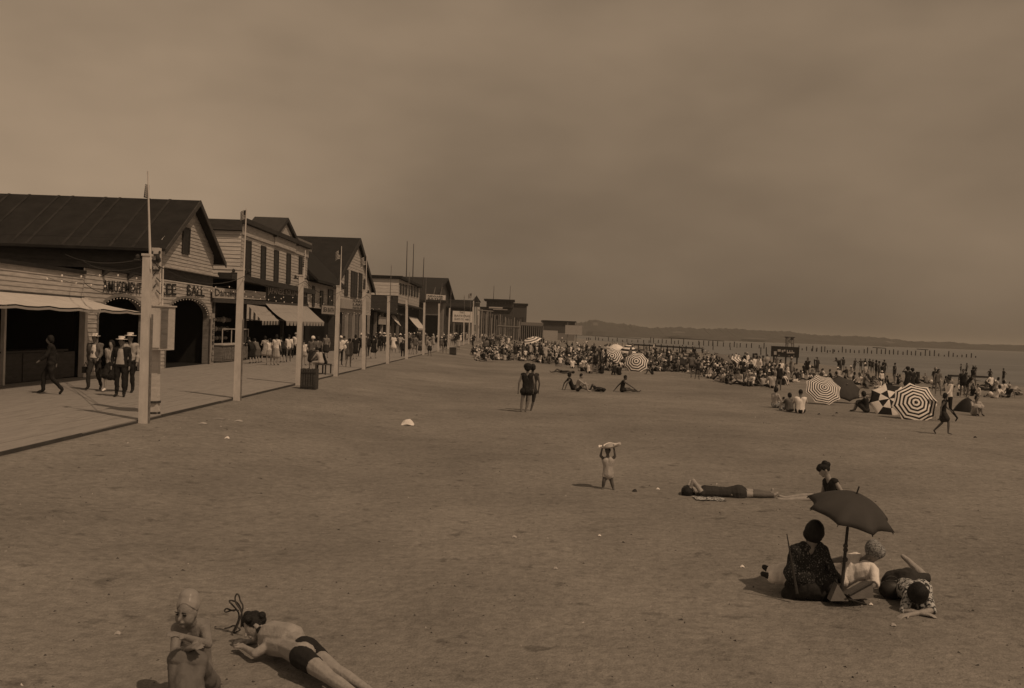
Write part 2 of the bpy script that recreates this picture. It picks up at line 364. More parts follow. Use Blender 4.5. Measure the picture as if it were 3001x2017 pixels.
# ================= left stall (cut by the frame)
b0 = thing('beach_stall', 'low pale boarded stall with sloping canvas awning at the left end of the row', 'stall', (FRONT, 30, 0))
YA = 37.4
zt0 = onX(246, 796, FRONT).z
clap(b0, None, 3.05, 4.0, .16, FRONT, m_cream, lambda a, b_: [(20, YA, 20, YA)])
M().mm((FRONT - .02, 20, 2.8), (FRONT + .06, YA, 3.05)).build('header_board', m_brown, b0)
M().mm((FRONT - 6, 20, 3.9), (FRONT + .12, YA, 4.03)).build('roof', m_roof, b0)
M().mm((FRONT - .2, 20, 2.6), (FRONT - .02, YA, 3.9)).build('upper_wall', m_brown, b0)
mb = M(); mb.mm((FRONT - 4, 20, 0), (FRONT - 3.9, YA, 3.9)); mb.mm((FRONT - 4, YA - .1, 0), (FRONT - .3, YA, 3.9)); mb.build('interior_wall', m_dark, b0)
mb = M(); mb.mm((FRONT - .55, 20, 0), (FRONT - .05, YA - 1.3, 1.02)); mb.build('counter', m_brown, b0)
M().mm((FRONT - .7, 20, 1.02), (FRONT + .08, YA - 1.25, 1.08)).build('counter_top', m_trim, b0)
for i in range(5):
    M().mm((FRONT - .045, 27 + i * 2 + .05, .05), (FRONT - .015, 28.9 + i * 2, .98)).build('counter_panel', m_brown, b0)
M().box((FRONT + .1, YA - .1, 1.5), (.22, .22, 3.0)).build('corner_post', m_pole, b0)
M().box((FRONT + .1, 31.5, 1.4), (.12, .12, 2.8)).build('post', m_pole, b0)
aw = thing('canvas_awning', 'long pale sloping canvas awning over the leftmost stall', 'awning', (FRONT, 30, 2.6))
fx = -14.25; zf = 2.58; zw = 2.98; n = 26; mb = M()
for i in range(n + 1):
    y = 20 + (YA - .05 - 20) * i / n; sg = .05 * math.sin(i * 1.05) ** 2
    for k_ in range(5):
        u = k_ / 4; mb.v.append(V((lerp(FRONT + .07, fx, u), y, lerp(zw, zf - sg, u) - .06 * math.sin(math.pi * u))))
for i in range(n):
    for k_ in range(4): a = i * 5 + k_; mb.f.append((a, a + 1, a + 6, a + 5)); mb.m.append(0)
mb.build('awning_cloth', m_canvas2, aw, smooth=True)
mb = M()
for i in range(n):
    y0, y1 = 20 + (YA - 20.05) * i / n, 20 + (YA - 20.05) * (i + 1) / n
    s0, s1 = [zf - .04 - .05 * math.sin(q_ * 1.05) ** 2 for q_ in (i, i + 1)]; mb.prism([(fx, y0, s0), (fx, y1, s1), (fx, y1, s1 - .07), (fx, y0, s0 - .07)], (.012, 0, 0))
mb.build('valance', m_canvas, aw)
for y in (22, 27, 32, YA - .1): M().bar((FRONT + .08, y, zw - .5), (fx, y, zf - .03), .02, 6).build('awning_arm', m_trim, aw)

# ================= arcade: low wing + gable hall
arc = thing('amusement_arcade', 'pale clapboard arcade with two arches, a gable and AMUSEMENT SKEE BALL lettering', 'building', (FRONT, 46, 0))
Y1, Y2 = 45.4, 53.2
A1 = (41.2, 2.45, 2.35, 3.2); A2 = (49.45, 3.15, 2.5, 3.42)   # centre, half width, spring z, top z
def inside(A, y, z):
    c, hw, sz, tz = A
    if z <= sz: return abs(y - c) < hw
    if z >= tz: return False
    return abs(y - c) < hw * math.sqrt(1 - ((z - sz) / (tz - sz)) ** 2)
def halfw(A, z):
    c, hw, sz, tz = A
    return hw if z <= sz else (0 if z >= tz else hw * math.sqrt(max(0, 1 - ((z - sz) / (tz - sz)) ** 2)))
def front_segs(z, zt):
    out = []; lo = [YA + .02]; hi = [YA + .02]
    for A in (A1, A2):
        a, b_ = halfw(A, z), halfw(A, zt)
        if a <= 0: continue
        out.append((lo[-1], A[0] - a, hi[-1], A[0] - b_)); lo.append(A[0] + a); hi.append(A[0] + b_)
    out.append((lo[-1], Y2, hi[-1], Y2)); return out
clap(arc, None, 0, 4.15, .17, FRONT, m_cream, front_segs)
for A in (A1, A2):
    c, hw, sz, tz = A; mb = M(); N = 22
    for i in range(N):
        a, b_ = math.pi * i / N, math.pi * (i + 1) / N
        P = lambda t_, k_: V((FRONT - .25, c - (hw + k_) * math.cos(t_), sz + (tz - sz + k_) * math.sin(t_)))
        mb.prism([P(a, -.03), P(b_, -.03), P(b_, .1), P(a, .1)], (.31, 0, 0))
    for s_ in (-1, 1): mb.mm((FRONT - .25, c + s_ * (hw + .03) - .05, 0), (FRONT + .055, c + s_ * (hw + .03) + .05, sz))
    t_ = mb.build('arch_trim', m_wood, arc)
    bb = M()
    for i in range(1, 22): a = math.pi * i / 22; bb.sph((FRONT + .02, c - (hw - .09) * math.cos(a), sz + (tz - sz - .09) * math.sin(a)), .035, n=6, k=4)
    bo = bb.build('arch_bulbs', m_bulb, t_); bo['kind'] = 'stuff'
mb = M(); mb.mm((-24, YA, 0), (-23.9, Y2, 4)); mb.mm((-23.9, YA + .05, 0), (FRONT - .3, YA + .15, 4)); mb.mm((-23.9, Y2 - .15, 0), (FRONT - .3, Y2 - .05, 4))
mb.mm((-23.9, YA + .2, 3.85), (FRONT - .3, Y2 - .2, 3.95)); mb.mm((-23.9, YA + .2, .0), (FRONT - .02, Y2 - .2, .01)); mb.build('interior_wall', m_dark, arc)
M().mm((FRONT - 5, YA, 4.16), (FRONT + .15, Y1 - .05, 4.26)).build('wing_roof', m_roof, arc)
for y in (39, 41.5, 44): 
    mb = M(); mb.prism([(FRONT + .02, y, 4.16), (FRONT + .02, y, 3.9), (FRONT + .4, y, 4.16)], (0, .12, 0)); mb.build('bracket', m_trim, arc)
pk = onX(570, 597, FRONT); ef = onX(621, 766, FRONT); PKY, PKZ = 49.3, pk.z; EZ = 5.95
gz0 = 4.75
def gable_segs(z, zt):
    def sp(z_):
        if z_ <= EZ: return (Y1, Y2)
        u = (z_ - EZ) / (PKZ - .12 - EZ); return (lerp(Y1, PKY, u), lerp(Y2, PKY, u))
    a, b_ = sp(z), sp(zt); return [(a[0], a[1], b_[0], b_[1])]
clap(arc, None, gz0, PKZ - .2, .17, FRONT, m_cream, gable_segs)
M().mm((FRONT - .1, Y1, 4.18), (FRONT + .02, Y2, 4.7)).build('fascia', m_brown, arc)
M().prism([(FRONT - .05, Y1 - .1, 4.68), (FRONT - .05, Y2 + .1, 4.68), (FRONT - .05, Y2 + .1, 4.75), (FRONT - .05, Y1 - .1, 4.75)], (.35, 0, 0)).build('cornice', m_cream, arc)
# hall side wall facing the camera: brown boards, their dark tone also standing for the eave's shade
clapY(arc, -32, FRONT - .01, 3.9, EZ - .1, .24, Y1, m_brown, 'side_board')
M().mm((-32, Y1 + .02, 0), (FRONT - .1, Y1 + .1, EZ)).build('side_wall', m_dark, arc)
M().mm((-32, Y2 - .1, 3.9), (FRONT - .1, Y2, EZ)).build('rear_wall', m_cream, arc)
for s_, (ye, nm) in enumerate(((Y1 - .75, 'roof_slope'), (Y2 + .75, 'roof_slope'))):
    ez = 5.48
    mb = M(); mb.prism([(-34, PKY, PKZ + .1), (FRONT + .45, PKY, PKZ + .1), (FRONT + .45, ye, ez), (-34, ye, ez)], (0, 0, -.12)); r_ = mb.build(nm, m_roof, arc)
    if s_ == 0:
        for i in range(15):
            x = -17.6 - i * 1.15 + .25 * math.sin(i * 2.7); mb = M(); mb.prism([(x, PKY - .02, PKZ + .105), (x + .13, PKY - .02, PKZ + .105), (x + .13, ye + .02, ez + .012), (x, ye + .02, ez + .012)], (0, 0, .015)); mb.build('lap_seam', m_seam, r_)
    mb = M(); mb.prism([(FRONT + .46, PKY, PKZ + .11), (FRONT + .46, ye, ez), (FRONT + .46, ye, ez - .26), (FRONT + .46, PKY, PKZ - .16)], (.05, 0, 0)); mb.build('barge_board', m_brown, arc)
win_q(arc, [(535, 664), (556, 670), (552, 747), (532, 742)], FRONT + .03, .1)
text_quad('AMUSEMENT', [(297, 820), (411, 829), (411, 863), (297, 856)], FRONT, m_black, arc, .07)
text_quad('SKEE', [(444, 828), (513, 832), (513, 866), (444, 865)], FRONT, m_black, arc, .07)
text_quad('BALL', [(545, 834), (596, 838), (596, 869), (545, 867)], FRONT, m_black, arc, .07)
sb = thing('vertical_sign', 'narrow upright SKEE BALL board leaning at the right jamb of the arch', 'sign', (FRONT + .3, 52.9, 0))
M().box((FRONT + .22, 52.75, 1.35), (.05, .5, 2.7)).build('board', m_canvas, sb)
for i, ch in enumerate('SKEEBALL'):
    z = 2.45 - i * .3; text_quad(ch, None, 0, m_black, sb, .03, world=[V((FRONT + .245, 52.6, z)), V((FRONT + .245, 52.9, z)), V((FRONT + .245, 52.9, z - .22)), V((FRONT + .245, 52.6, z - .22))])
# ================= second building: dance / rolling ball hall
b2 = thing('two_storey_hall', 'two storey clapboard hall with flat parapet, small pediment and tall narrow windows', 'building', (FRONT, 58.5, 0))
XF2 = FRONT
a_ = onX(722, 652, XF2); e_ = onX(908, 717, XF2)
YB, YC = onX(706, 760, XF2).y, onX(900, 780, XF2).y
ZT = (a_.z + e_.z) / 2; zb = onX(722, 808, XF2).z
zA, zB = onX(722, 652, XF2).z, onX(908, 717, XF2).z
clap(b2, None, zb - .1, ZT - .25, .21, XF2, m_cream, lambda z, zt: [(YB, YC, YB, YC)])
clapY(b2, -27, XF2 - .01, zb - .2, ZT - .75, .23, YB, m_bright, 'side_board')
M().mm((-27, YB + .02, zb - .3), (XF2 - .1, YC - .1, ZT - .4)).build('core_wall', m_brown, b2)
M().mm((-27.4, YB - .25, ZT - .72), (XF2 + .05, YB + .2, ZT - .1)).build('side_cornice', m_brown, b2)
M().mm((-27, YB + .2, ZT - .38), (XF2 - .12, YC, ZT - .2)).build('roof', m_roof, b2)
M().mm((XF2 + .04, YB - .15, ZT - .28), (XF2 + .35, YC + .3, ZT)).build('parapet_cornice', m_trim, b2)
M().mm((XF2 + .04, YB - .05, ZT - .95), (XF2 + .09, YC, ZT - .32)).build('frieze', m_cream, b2)
pl, pr, pp = onX(801, 676, XF2), onX(863, 700, XF2), onX(831, 643, XF2)
ymid = onX(831, 643, XF2).y; zp = pp.z
M().prism([(XF2 - .1, pl.y, ZT - .9), (XF2 - .1, pr.y, ZT - .9), (XF2 - .1, pr.y, ZT), (XF2 - .1, ymid, zp - .1), (XF2 - .1, pl.y, ZT)], (.24, 0, 0)).build('pediment', m_cream, b2)
for ya in (pl.y - .3, pr.y + .3):
    mb = M(); mb.prism([(XF2 - 2, ymid, zp + .12), (XF2 - 2, ya, ZT - .15), (XF2 - 2, ya, ZT - .4), (XF2 - 2, ymid, zp - .16)], (2.35, 0, 0)); mb.build('pediment_roof', m_trim, b2)
for (x0, x1, y0, y1, y2, y3) in [(719, 735, 703, 707, 812, 815), (765, 778, 719, 723, 819, 822), (803.5, 815.5, 731, 735, 825, 827), (840, 851, 742, 745, 831, 833), (876, 885, 751, 753, 837, 838)]:
    win_q(b2, [(x0, y0), (x1, y1), (x1 - 2, y3), (x0 - 2, y2)], XF2 + .035, .12)
# ground floor: ledge, sign boards, recess walls blackened for its shade, posts
M().mm((XF2 - .1, Y2 + 1.2, zb - .45), (XF2 + .7, YC + .2, zb - .12)).build('ledge', m_trim, b2)
def board_q(name, q, X, mt, parent, th=.06): p = [onX(a, b_, X) for a, b_ in q]; return M().prism(p, (th, 0, 0)).build(name, mt, parent)
board_q('sign_board', [(622, 842), (697, 850), (697, 877), (622, 873)], XF2 + .15, m_cream, b2)
text_quad('Dancing', [(626, 846), (692, 853), (692, 876), (626, 874)], XF2 + .15, m_brown, b2, .08)
board_q('sign_board', [(712, 850), (777, 857), (777, 880), (712, 876)], XF2 + .15, m_cream, b2)
board_q('sign_board', [(777, 838), (900, 853), (898, 889), (777, 880)], XF2 + .16, m_black, b2)
text_quad('JAPANESE ROLLING BALL', [(781, 842), (895, 856), (895, 874), (781, 866)], XF2 + .16, m_cream, b2, .09)
board_q('header_beam', [(622, 874), (900, 890), (900, 901), (622, 886)], XF2 + .1, m_brown, b2, .12)
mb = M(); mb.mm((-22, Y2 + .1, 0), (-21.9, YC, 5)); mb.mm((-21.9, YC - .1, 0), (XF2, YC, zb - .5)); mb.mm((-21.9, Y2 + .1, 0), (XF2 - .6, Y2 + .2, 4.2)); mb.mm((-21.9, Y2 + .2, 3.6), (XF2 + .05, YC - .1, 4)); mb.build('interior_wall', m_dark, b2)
for x, wd in ((622, .2), (717, .25), (826, .2)):
    p = onX(x, 960, XF2); M().box((XF2, p.y, 1.9), (.2, wd, 3.8)).build('post', m_brown, b2)
ct = thing('game_counter', 'pale stall counter with a glass case of prizes beside the arcade arch', 'counter', (XF2 - .2, 57, 0))
ya, yb = onX(646, 1000, XF2).y, onX(722, 1000, XF2).y
M().mm((XF2 - .6, ya, .05), (XF2 + .1, yb, .95)).build('front_panel', m_wood, ct)
M().mm((XF2 - .65, ya - .05, .96), (XF2 + .2, yb + .05, 1.03)).build('counter_top', m_white, ct)
for i in range(3): M().mm((XF2 + .105, lerp(ya, yb, i / 3) + .08, .15), (XF2 + .13, lerp(ya, yb, (i + 1) / 3) - .08, .85)).build('panel', m_goods, ct)
for i in range(4): M().box((XF2 + .1, lerp(ya, yb, i / 3), 1.45), (.04, .04, .8)).build('frame_post', m_white, ct)
M().mm((XF2 + .08, ya, 1.85), (XF2 + .13, yb, 1.9)).build('frame_rail', m_white, ct)
for k_ in range(3):
    for i in range(9): M().sph((XF2 - 1.2 + k_ * .1, lerp(ya, yb, (i + .5) / 9), 1.3 + k_ * .55), .13, n=7, k=5, sc=(1, 1, random.uniform(.8, 1.6))).build('prize', [m_goods, m_wood, m_canvas][(i + k_) % 3], ct)
def awning(name, label, q, Yn, Yf, drop, mt, stripes=False, group='awnings over the stalls'):
    # q: wall near/far, front near/far pixels ; wall plane FRONT
    A = onX(*q[0], FRONT + .2); B = onX(*q[1], FRONT + .2); Cn = onY(*q[2], A.y + .1); D = onY(*q[3], B.y)
    t_ = thing(name, label, 'awning', (A.x, (A.y + B.y) / 2, D.z), group)
    mb = M(); n_ = 12
    for i in range(n_ + 1):
        u = i / n_
        for k_ in range(6):
            v_ = k_ / 5; p = lerp(lerp(A, B, u), lerp(Cn, D, u), v_); p = p - V((0, 0, .12 * math.sin(math.pi * v_) * (0.6 + .4 * math.cos(u * 9)))); mb.v.append(p)
    for i in range(n_):
        for k_ in range(5): a = i * 6 + k_; mb.f.append((a, a + 1, a + 7, a + 6)); mb.m.append(0)
    mb.build('awning_cloth', mt, t_, smooth=True)
    mb = M()
    for i in range(n_): 
        p, q_ = lerp(Cn, D, i / n_), lerp(Cn, D, (i + 1) / n_); dz = V((0, 0, -drop)); mb.prism([p, q_, lerp(p, q_, .8) + dz, lerp(p, q_, .2) + dz], (.015, 0, 0), i % 2)
    mb.build('valance', [mt, m_canvas if not stripes else m_brown], t_)
    for P, Q in ((A, Cn), (B, D)):
        M().bar(P - V((0, 0, .9)), Q, .025, 6).build('awning_arm', m_trim, t_)
        if stripes:
            mb = M(); n2 = 7
            for i in range(n2):
                u, v_ = i / n2, (i + 1) / n2; bt = lambda s_: lerp(V((P.x, P.y, Q.z)), Q, s_)
                mb.prism([lerp(P, Q, u), lerp(P, Q, v_), bt(v_), bt(u)], (0, .01, 0), i % 2)
            mb.build('side_curtain', [m_canvas2, m_brown], t_)
    return t_
awning('canvas_awning', 'smaller canvas awning with striped side curtain beside the second flagpole', [(724, 892), (777, 900), (768, 941), (818, 941)], 0, 0, .25, m_canvas, True)
awning('canvas_awning', 'wide plain pale awning below the dark rolling ball sign', [(777, 889), (900, 898), (838, 941), (950, 944)], 0, 0, .3, m_canvas)
# ================= third building with wide gable + annex
b3 = thing('gable_bathhouse', 'large dark roofed building with tall gable windows and three line sign', 'building', (FRONT, 100, 0))
p3 = onX(1047, 702, FRONT); e3 = onX(1088, 840, FRONT); P3Y, P3Z = p3.y, p3.z; E3Y, E3Z = e3.y, e3.z; N3Y = 2 * P3Y - E3Y
z3b = onX(1040, 920, FRONT).z
def g3(z, zt):
    def sp(z_):
        if z_ <= E3Z: return (N3Y, E3Y)
        u = (z_ - E3Z) / (P3Z - .3 - E3Z); return (lerp(N3Y, P3Y, u), lerp(E3Y, P3Y, u))
    a, b_ = sp(z), sp(zt); return [(a[0], a[1], b_[0], b_[1])]
clap(b3, None, z3b, P3Z - .4, .3, FRONT, m_cream, g3)
for ye in (N3Y - 1.2, E3Y + 1):
    k_ = abs(ye - P3Y) / abs(E3Y - P3Y); ez = P3Z - (P3Z - E3Z) * k_
    M().prism([(-40, P3Y, P3Z + .15), (FRONT + .3, P3Y, P3Z + .15), (FRONT + .3, ye, ez), (-40, ye, ez)], (0, 0, -.25)).build('roof_slope', m_roof, b3)
    M().prism([(FRONT + .31, P3Y, P3Z + .15), (FRONT + .31, ye, ez), (FRONT + .31, ye, ez - .5), (FRONT + .31, P3Y, P3Z - .4)], (.07, 0, 0)).build('barge_board', m_trim, b3)
mb = M(); mb.mm((-40, N3Y, 0), (FRONT - .1, E3Y, E3Z)); mb.build('core_wall', m_brown, b3)
for q in ([(1011, 789), (1020, 792), (1018, 868), (1009, 866)], [(1029, 793), (1047, 799), (1045, 873), (1027, 870)], [(1052, 799), (1061, 803), (1059, 873), (1050, 872)], [(1066, 818), (1072, 820), (1070, 850), (1064, 848)]):
    win_q(b3, q, FRONT + .04, .2, bars=1 if q[0][0] == 1029 else 0)
board_q('sign_board', [(998, 876), (1080, 886), (1079, 911), (997, 903)], FRONT + .4, m_canvas, b3, .1)
for s_, yy in (('FUNNY', 0), ('LAKE', 10), ('HOUSE', 20)):
    text_quad(s_, [(1031, 878 + yy), (1062, 881 + yy), (1061, 888 + yy), (1030, 885 + yy)], FRONT + .4, m_black, b3, .14)
mb = M(); mb.mm((-30, N3Y + .2, 0), (FRONT + .02, E3Y, z3b - .02)); mb.build('porch_shade_block', m_dark, b3)  # solid block; its near-black colour paints the porch's shade
for i, x in enumerate((1005, 1014, 1024, 1034, 1044, 1055, 1066, 1078)):
    p = onX(x, 950, FRONT + .2); M().box((FRONT + .25, p.y, z3b / 2), (.25, .3, z3b)).build('porch_column', m_canvas if i % 2 else m_wood, b3)
an = thing('low_annex', 'low pale annex with dark eave between the hall and the big gable', 'building', (FRONT, 84, 0))
ya, yb = YC + .1, N3Y - .1; zt_ = onX(930, 830, FRONT).z; zl = onX(940, 905, FRONT).z
clap(an, None, zl, zt_, .28, FRONT, m_cream, lambda z, zt: [(ya, yb, ya, yb)])
M().prism([(FRONT + .9, ya, zt_ - .1), (FRONT + .9, yb, zt_ - .1), (FRONT - 2.5, yb, zt_ + 3.1), (FRONT - 2.5, ya, zt_ + 3.1)], (0, 0, .2)).build('roof', m_roof, an)
M().mm((FRONT - 2.9, ya, zt_ + 3.1), (FRONT - 2.3, yb, zt_ + 3.9)).build('ridge_board', m_wood, an)
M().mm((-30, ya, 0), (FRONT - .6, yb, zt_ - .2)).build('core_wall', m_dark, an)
for q in ([(938, 852), (946, 853), (945, 897), (937, 896)], [(961, 848), (975, 850), (974, 896), (960, 894)], [(915, 838), (921, 839), (920, 900), (914, 899)]): win_q(an, q, FRONT + .04, .12)
sg = thing('hanging_sign', 'small framed pale sign hanging low on the annex wall', 'sign', (FRONT + .5, 88, 3))
board_q('frame', [(941, 893), (982, 896), (981, 926), (940, 922)], FRONT + .45, m_trim, sg, .06); board_q('board', [(943, 895), (980, 898), (979, 922), (942, 919)], FRONT + .52, m_canvas, sg, .04)
text_quad('SEA BATH', [(946, 900), (977, 903), (976, 917), (945, 914)], FRONT + .52, m_brown, sg, .06)
# ================= fourth: white block ; fifth: NEWARK BATHS ; etc.
b4 = thing('white_block', 'pale flat topped two storey block with blank white side wall', 'building', (FRONT, 138, 0))
YD, YE = onX(1168, 840, FRONT).y, onX(1229, 860, FRONT).y; Z4 = onX(1168, 815, FRONT).z; Z4b = onX(1168, 867, FRONT).z
clapY(b4, -32, FRONT, Z4b, Z4 - .1, .45, YD, m_bright, 'side_board'); M().mm((-32, YD + .03, 0), (FRONT - .05, YE, Z4 - .2)).build('core_wall', m_brown, b4)
clap(b4, None, Z4b - 1, Z4 - .1, .45, FRONT, m_cream, lambda z, zt: [(YD, YE, YD, YE)])
M().mm((-32.3, YD - .3, Z4 - .08), (FRONT + .5, YE, Z4 + .3)).build('roof', m_roof, b4)
for i in range(7):
    x = 1172 + i * 8.2; dy = i * 3.1; win_q(b4, [(x, 830 + dy * .6), (x + 4.5, 832 + dy * .6), (x + 4, 862 + dy * .55), (x - .5, 861 + dy * .55)], FRONT + .05, .25)
for (q0, q1, q2, q3, lb) in [((1145, 925), (1160, 928), (1178, 958), (1178, 960), 'steep narrow pale awning left of the seventh pole'), ((1197, 928), (1222, 932), (1226, 962), (1246, 963), 'pale sloping awning just before the baths sign')]:
    awning('canvas_awning', lb, [q0, q1, q2, q3], 0, 0, .3, m_canvas2)
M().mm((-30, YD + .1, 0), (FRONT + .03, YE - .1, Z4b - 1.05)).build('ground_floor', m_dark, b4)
M().mm((FRONT + .03, YD, Z4b - 1.3), (FRONT + 1.2, YE, Z4b - 1.1)).build('ledge', m_brown, b4)
# low dark gap building between b3 and b4
gp = thing('dark_low_shop', 'low dark roofed shop between the big gable and the white block', 'building', (FRONT, 120, 0))
zg = onX(1120, 870, FRONT).z
M().mm((-30, E3Y + 1.2, 0), (FRONT - .1, YD - .2, zg - 2)).build('wall', m_dark, gp)
M().prism([(FRONT + 1, E3Y + 1.1, zg - 2), (FRONT + 1, YD - .1, zg - 2), (-28, YD - .1, zg), (-28, E3Y + 1.1, zg)], (0, 0, .2)).build('roof', m_roof, gp)
for i in range(5): M().box((FRONT + .3, lerp(E3Y + 2, YD - 2, i / 4), zg / 2 - 1), (.3, .35, zg - 2)).build('post', m_canvas if i % 2 else m_wood, gp)
M().mm((FRONT + .5, E3Y + 3, 2.6), (FRONT + .6, E3Y + 9, 3.5)).build('sign_board', m_canvas, gp)
b5 = thing('bath_pavilion', 'broad dark gabled bath pavilion behind the white NEWARK BATHS board', 'building', (FRONT, 215, 0))
P5 = onX(1302, 815, FRONT - 1); E5 = onX(1330, 905, FRONT - 1)
Y5, Z5 = P5.y, P5.z; hw5 = 42; E5Z = 7.5
for s_ in (-1, 1): M().prism([(-60, Y5, Z5), (FRONT, Y5, Z5), (FRONT, Y5 + s_ * hw5, E5Z), (-60, Y5 + s_ * hw5, E5Z)], (0, 0, -.5)).build('roof_slope', m_roof, b5)
M().prism([(FRONT - 1, Y5 - hw5 + 2, 0), (FRONT - 1, Y5 + hw5 - 2, 0), (FRONT - 1, Y5 + hw5 - 2, E5Z), (FRONT - 1, Y5, Z5 - .7), (FRONT - 1, Y5 - hw5 + 2, E5Z)], (-.3, 0, 0)).build('gable_wall', m_brown, b5)
M().mm((-60, Y5 - hw5 + 2, 0), (FRONT - 1.3, Y5 - hw5 + 2.3, E5Z - .4)).build('side_wall', m_brown, b5)
for i in range(6): M().mm((FRONT - .98, Y5 - 30 + i * 10, 3.5), (FRONT - .9, Y5 - 24 + i * 10, 6)).build('window', m_trim, b5)
for (x, y0, y1) in ((1191, 707, 812), (1210, 715, 814), (1240, 755, 812)):
    yy = 190; a, b_ = onY(x, y1 + 4, yy), onY(x + 2.5, y0, yy); M().bar(a - V((0, 0, 3)), b_, .13, 6, .06).build('mast', m_brown, b5)
sg = thing('bath_sign', 'white board lettered NEWARK BATHS raised above the boardwalk shops', 'sign', tuple(onY(1278, 1000, 170)))
P = [onY(*a, 170) for a in ((1250, 862), (1306, 866), (1305, 884), (1249, 881))]
M().prism(P, (0, .15, 0)).build('board', m_wht, sg)
for s_, q in (('NEWARK', [(1254, 864.5), (1300, 868), (1300, 873), (1254, 870)]), ('BATHS', [(1254, 872), (1298, 875), (1298, 881), (1254, 878.5)])): text_quad(s_, q, 170, m_black, sg, .06, axis='Y')
for x in (1256, 1300): a = onY(x, 882, 170.3); M().bar((a.x, 170.3, 2), (a.x, 170.3, a.z), .12, 6).build('post', m_wood, sg)
for x in (1270, 1290): a = onY(x, 868, 170.3); b_ = onY(x + 6, 842, 170.3); M().bar(a, b_, .08, 6).build('brace', m_wood, sg)
fl = thing('low_stand', 'low grey stucco stand beneath the baths sign', 'building', (FRONT, 160, 0))
a, b_ = onY(1241, 885, 168), onY(1296, 925, 168)
M().mm((a.x, 168.5, 0), (b_.x, 172, a.z)).build('wall', m_wood, fl); M().mm((a.x - 1, 167.5, a.z), (b_.x + .6, 172.5, a.z + .4)).build('roof', m_trim, fl); M().mm((a.x + .5, 168.3, .2), (b_.x - .5, 168.48, b_.z)).build('opening_shade', m_dark, fl)  # the opening is a flat panel with its shade painted in
b6 = thing('long_dark_shed', 'long low dark shed beyond the baths sign', 'building', (-14, 240, 0))
a, b_ = onY(1318, 884, 240), onY(1384, 930, 240)
M().prism([(a.x - 12, 240, a.z - .4), (b_.x, 240, a.z - .4), (b_.x, 240, 0), (a.x - 12, 240, 0)], (0, 12, 0)).build('wall', m_brown, b6)
M().prism([(a.x - 12, 239, a.z - 1.6), (b_.x + .5, 239, a.z - 1.6), (b_.x + .5, 246, a.z + .4), (a.x - 12, 246, a.z + .4)], (0, 0, .3)).build('roof', m_roof, b6)
for i in range(7): M().mm((lerp(a.x, b_.x, i / 7) + .2, 239.9, .5), (lerp(a.x, b_.x, (i + .7) / 7), 239.98, 3.5)).build('doorway_shade', m_dark, b6)  # flat black panels paint the unlit doorways
sg = thing('bath_notice', 'broad white notice board on posts between the far flagpoles', 'sign', tuple(onY(1355, 1000, 185)))
M().prism([onY(*a, 185) for a in ((1327, 911), (1384, 914), (1383, 946), (1326, 943))], (0, .15, 0)).build('board', m_wht, sg)
for s_, q in (('THE', [(1347, 913), (1359, 914), (1359, 919), (1347, 918)]), ('BATHING', [(1332, 922), (1378, 924), (1378, 930), (1332, 928)]), ('SUITS TO HIRE', [(1332, 932), (1378, 934), (1378, 940), (1332, 938)])): text_quad(s_, q, 185, m_wood, sg, .05, axis='Y')
for x in (1330, 1380): a = onY(x, 944, 185.2); M().bar((a.x, 185.2, 0), (a.x, 185.2, a.z), .15, 6).build('post', m_wood, sg)
tw = thing('ticket_tower', 'small pointed ticket tower with pyramid roof among far poles', 'kiosk', tuple(onY(1395, 1000, 215)))
a, b_ = onY(1384, 885, 215), onY(1406, 885, 215); pk_ = onY(1395, 866, 217); cx = (a.x + b_.x) / 2; hw = (b_.x - a.x) / 2
for sx, sy in ((-1, -1), (1, -1), (1, 1), (-1, 1)): M().box((cx + sx * (hw - .2), 217 + sy * (hw - .2), a.z / 2), (.3, .3, a.z)).build('post', m_pole, tw)
mb = M(); mb.add([(cx - hw - .2, 217 - hw, a.z), (cx + hw + .2, 217 - hw, a.z), (cx + hw + .2, 217 + hw, a.z), (cx - hw - .2, 217 + hw, a.z), (cx, 217, pk_.z)], [(3, 2, 1, 0), (0, 1, 4), (1, 2, 4), (2, 3, 4), (3, 0, 4)]); mb.build('roof', m_roof, tw)
M().mm((cx - hw, 217 - hw, a.z - 1), (cx + hw, 217 - hw + .1, a.z - .1)).build('fascia', m_trim, tw)
# pergola of white posts
pg = thing('post_pergola', 'long run of thin pale posts with top rails beyond the ticket tower', 'pergola', tuple(onY(1440, 1000, 230)))
random.seed(3)
for i in range(30):
    x = 1400 + i * 4.4; Yp = 190 + i * 2.6; tp = onY(x, 905 + i * 1.1 + random.uniform(-4, 8), Yp); tp.z -= random.uniform(0, 1.5) * (i % 4 == 1); M().box((tp.x + random.uniform(-.25, .25), Yp, tp.z / 2), (.15, .15, tp.z)).build('post', m_wood if i % 3 else m_canvas, pg)
for z, Ya, Yb_ in ((909, 192, 230), (955, 225, 262)):
    a, b_ = onY(1402 if z == 909 else 1458, z, Ya), onY(1445 if z == 909 else 1525, z + 4, Yb_); M().bar(a, b_, .12, 6).build('rail', m_wood, pg)
fb = thing('flat_roofed_pavilion', 'dark flat roofed pavilion block with pale signboard, farther down the beach', 'building', tuple(onY(1470, 985, 300)))
a, b_ = onY(1426, 880, 300), onY(1503, 940, 300); M().mm((a.x, 300, a.z - 2), (b_.x, 312, a.z)).build('upper_storey', m_brown, fb)
M().mm((a.x - .8, 299, a.z), (b_.x + .4, 313, a.z + .4)).build('roof', m_roof, fb)
M().mm((a.x - 3, 301, .0), (b_.x, 312, a.z - 2)).build('lower_storey', m_brown, fb)
c1, c2 = onY(1433, 899, 299), onY(1473, 905, 299); M().mm((c1.x, 299, c2.z), (c2.x, 299.3, c1.z)).build('sign_board', m_canvas, fb)
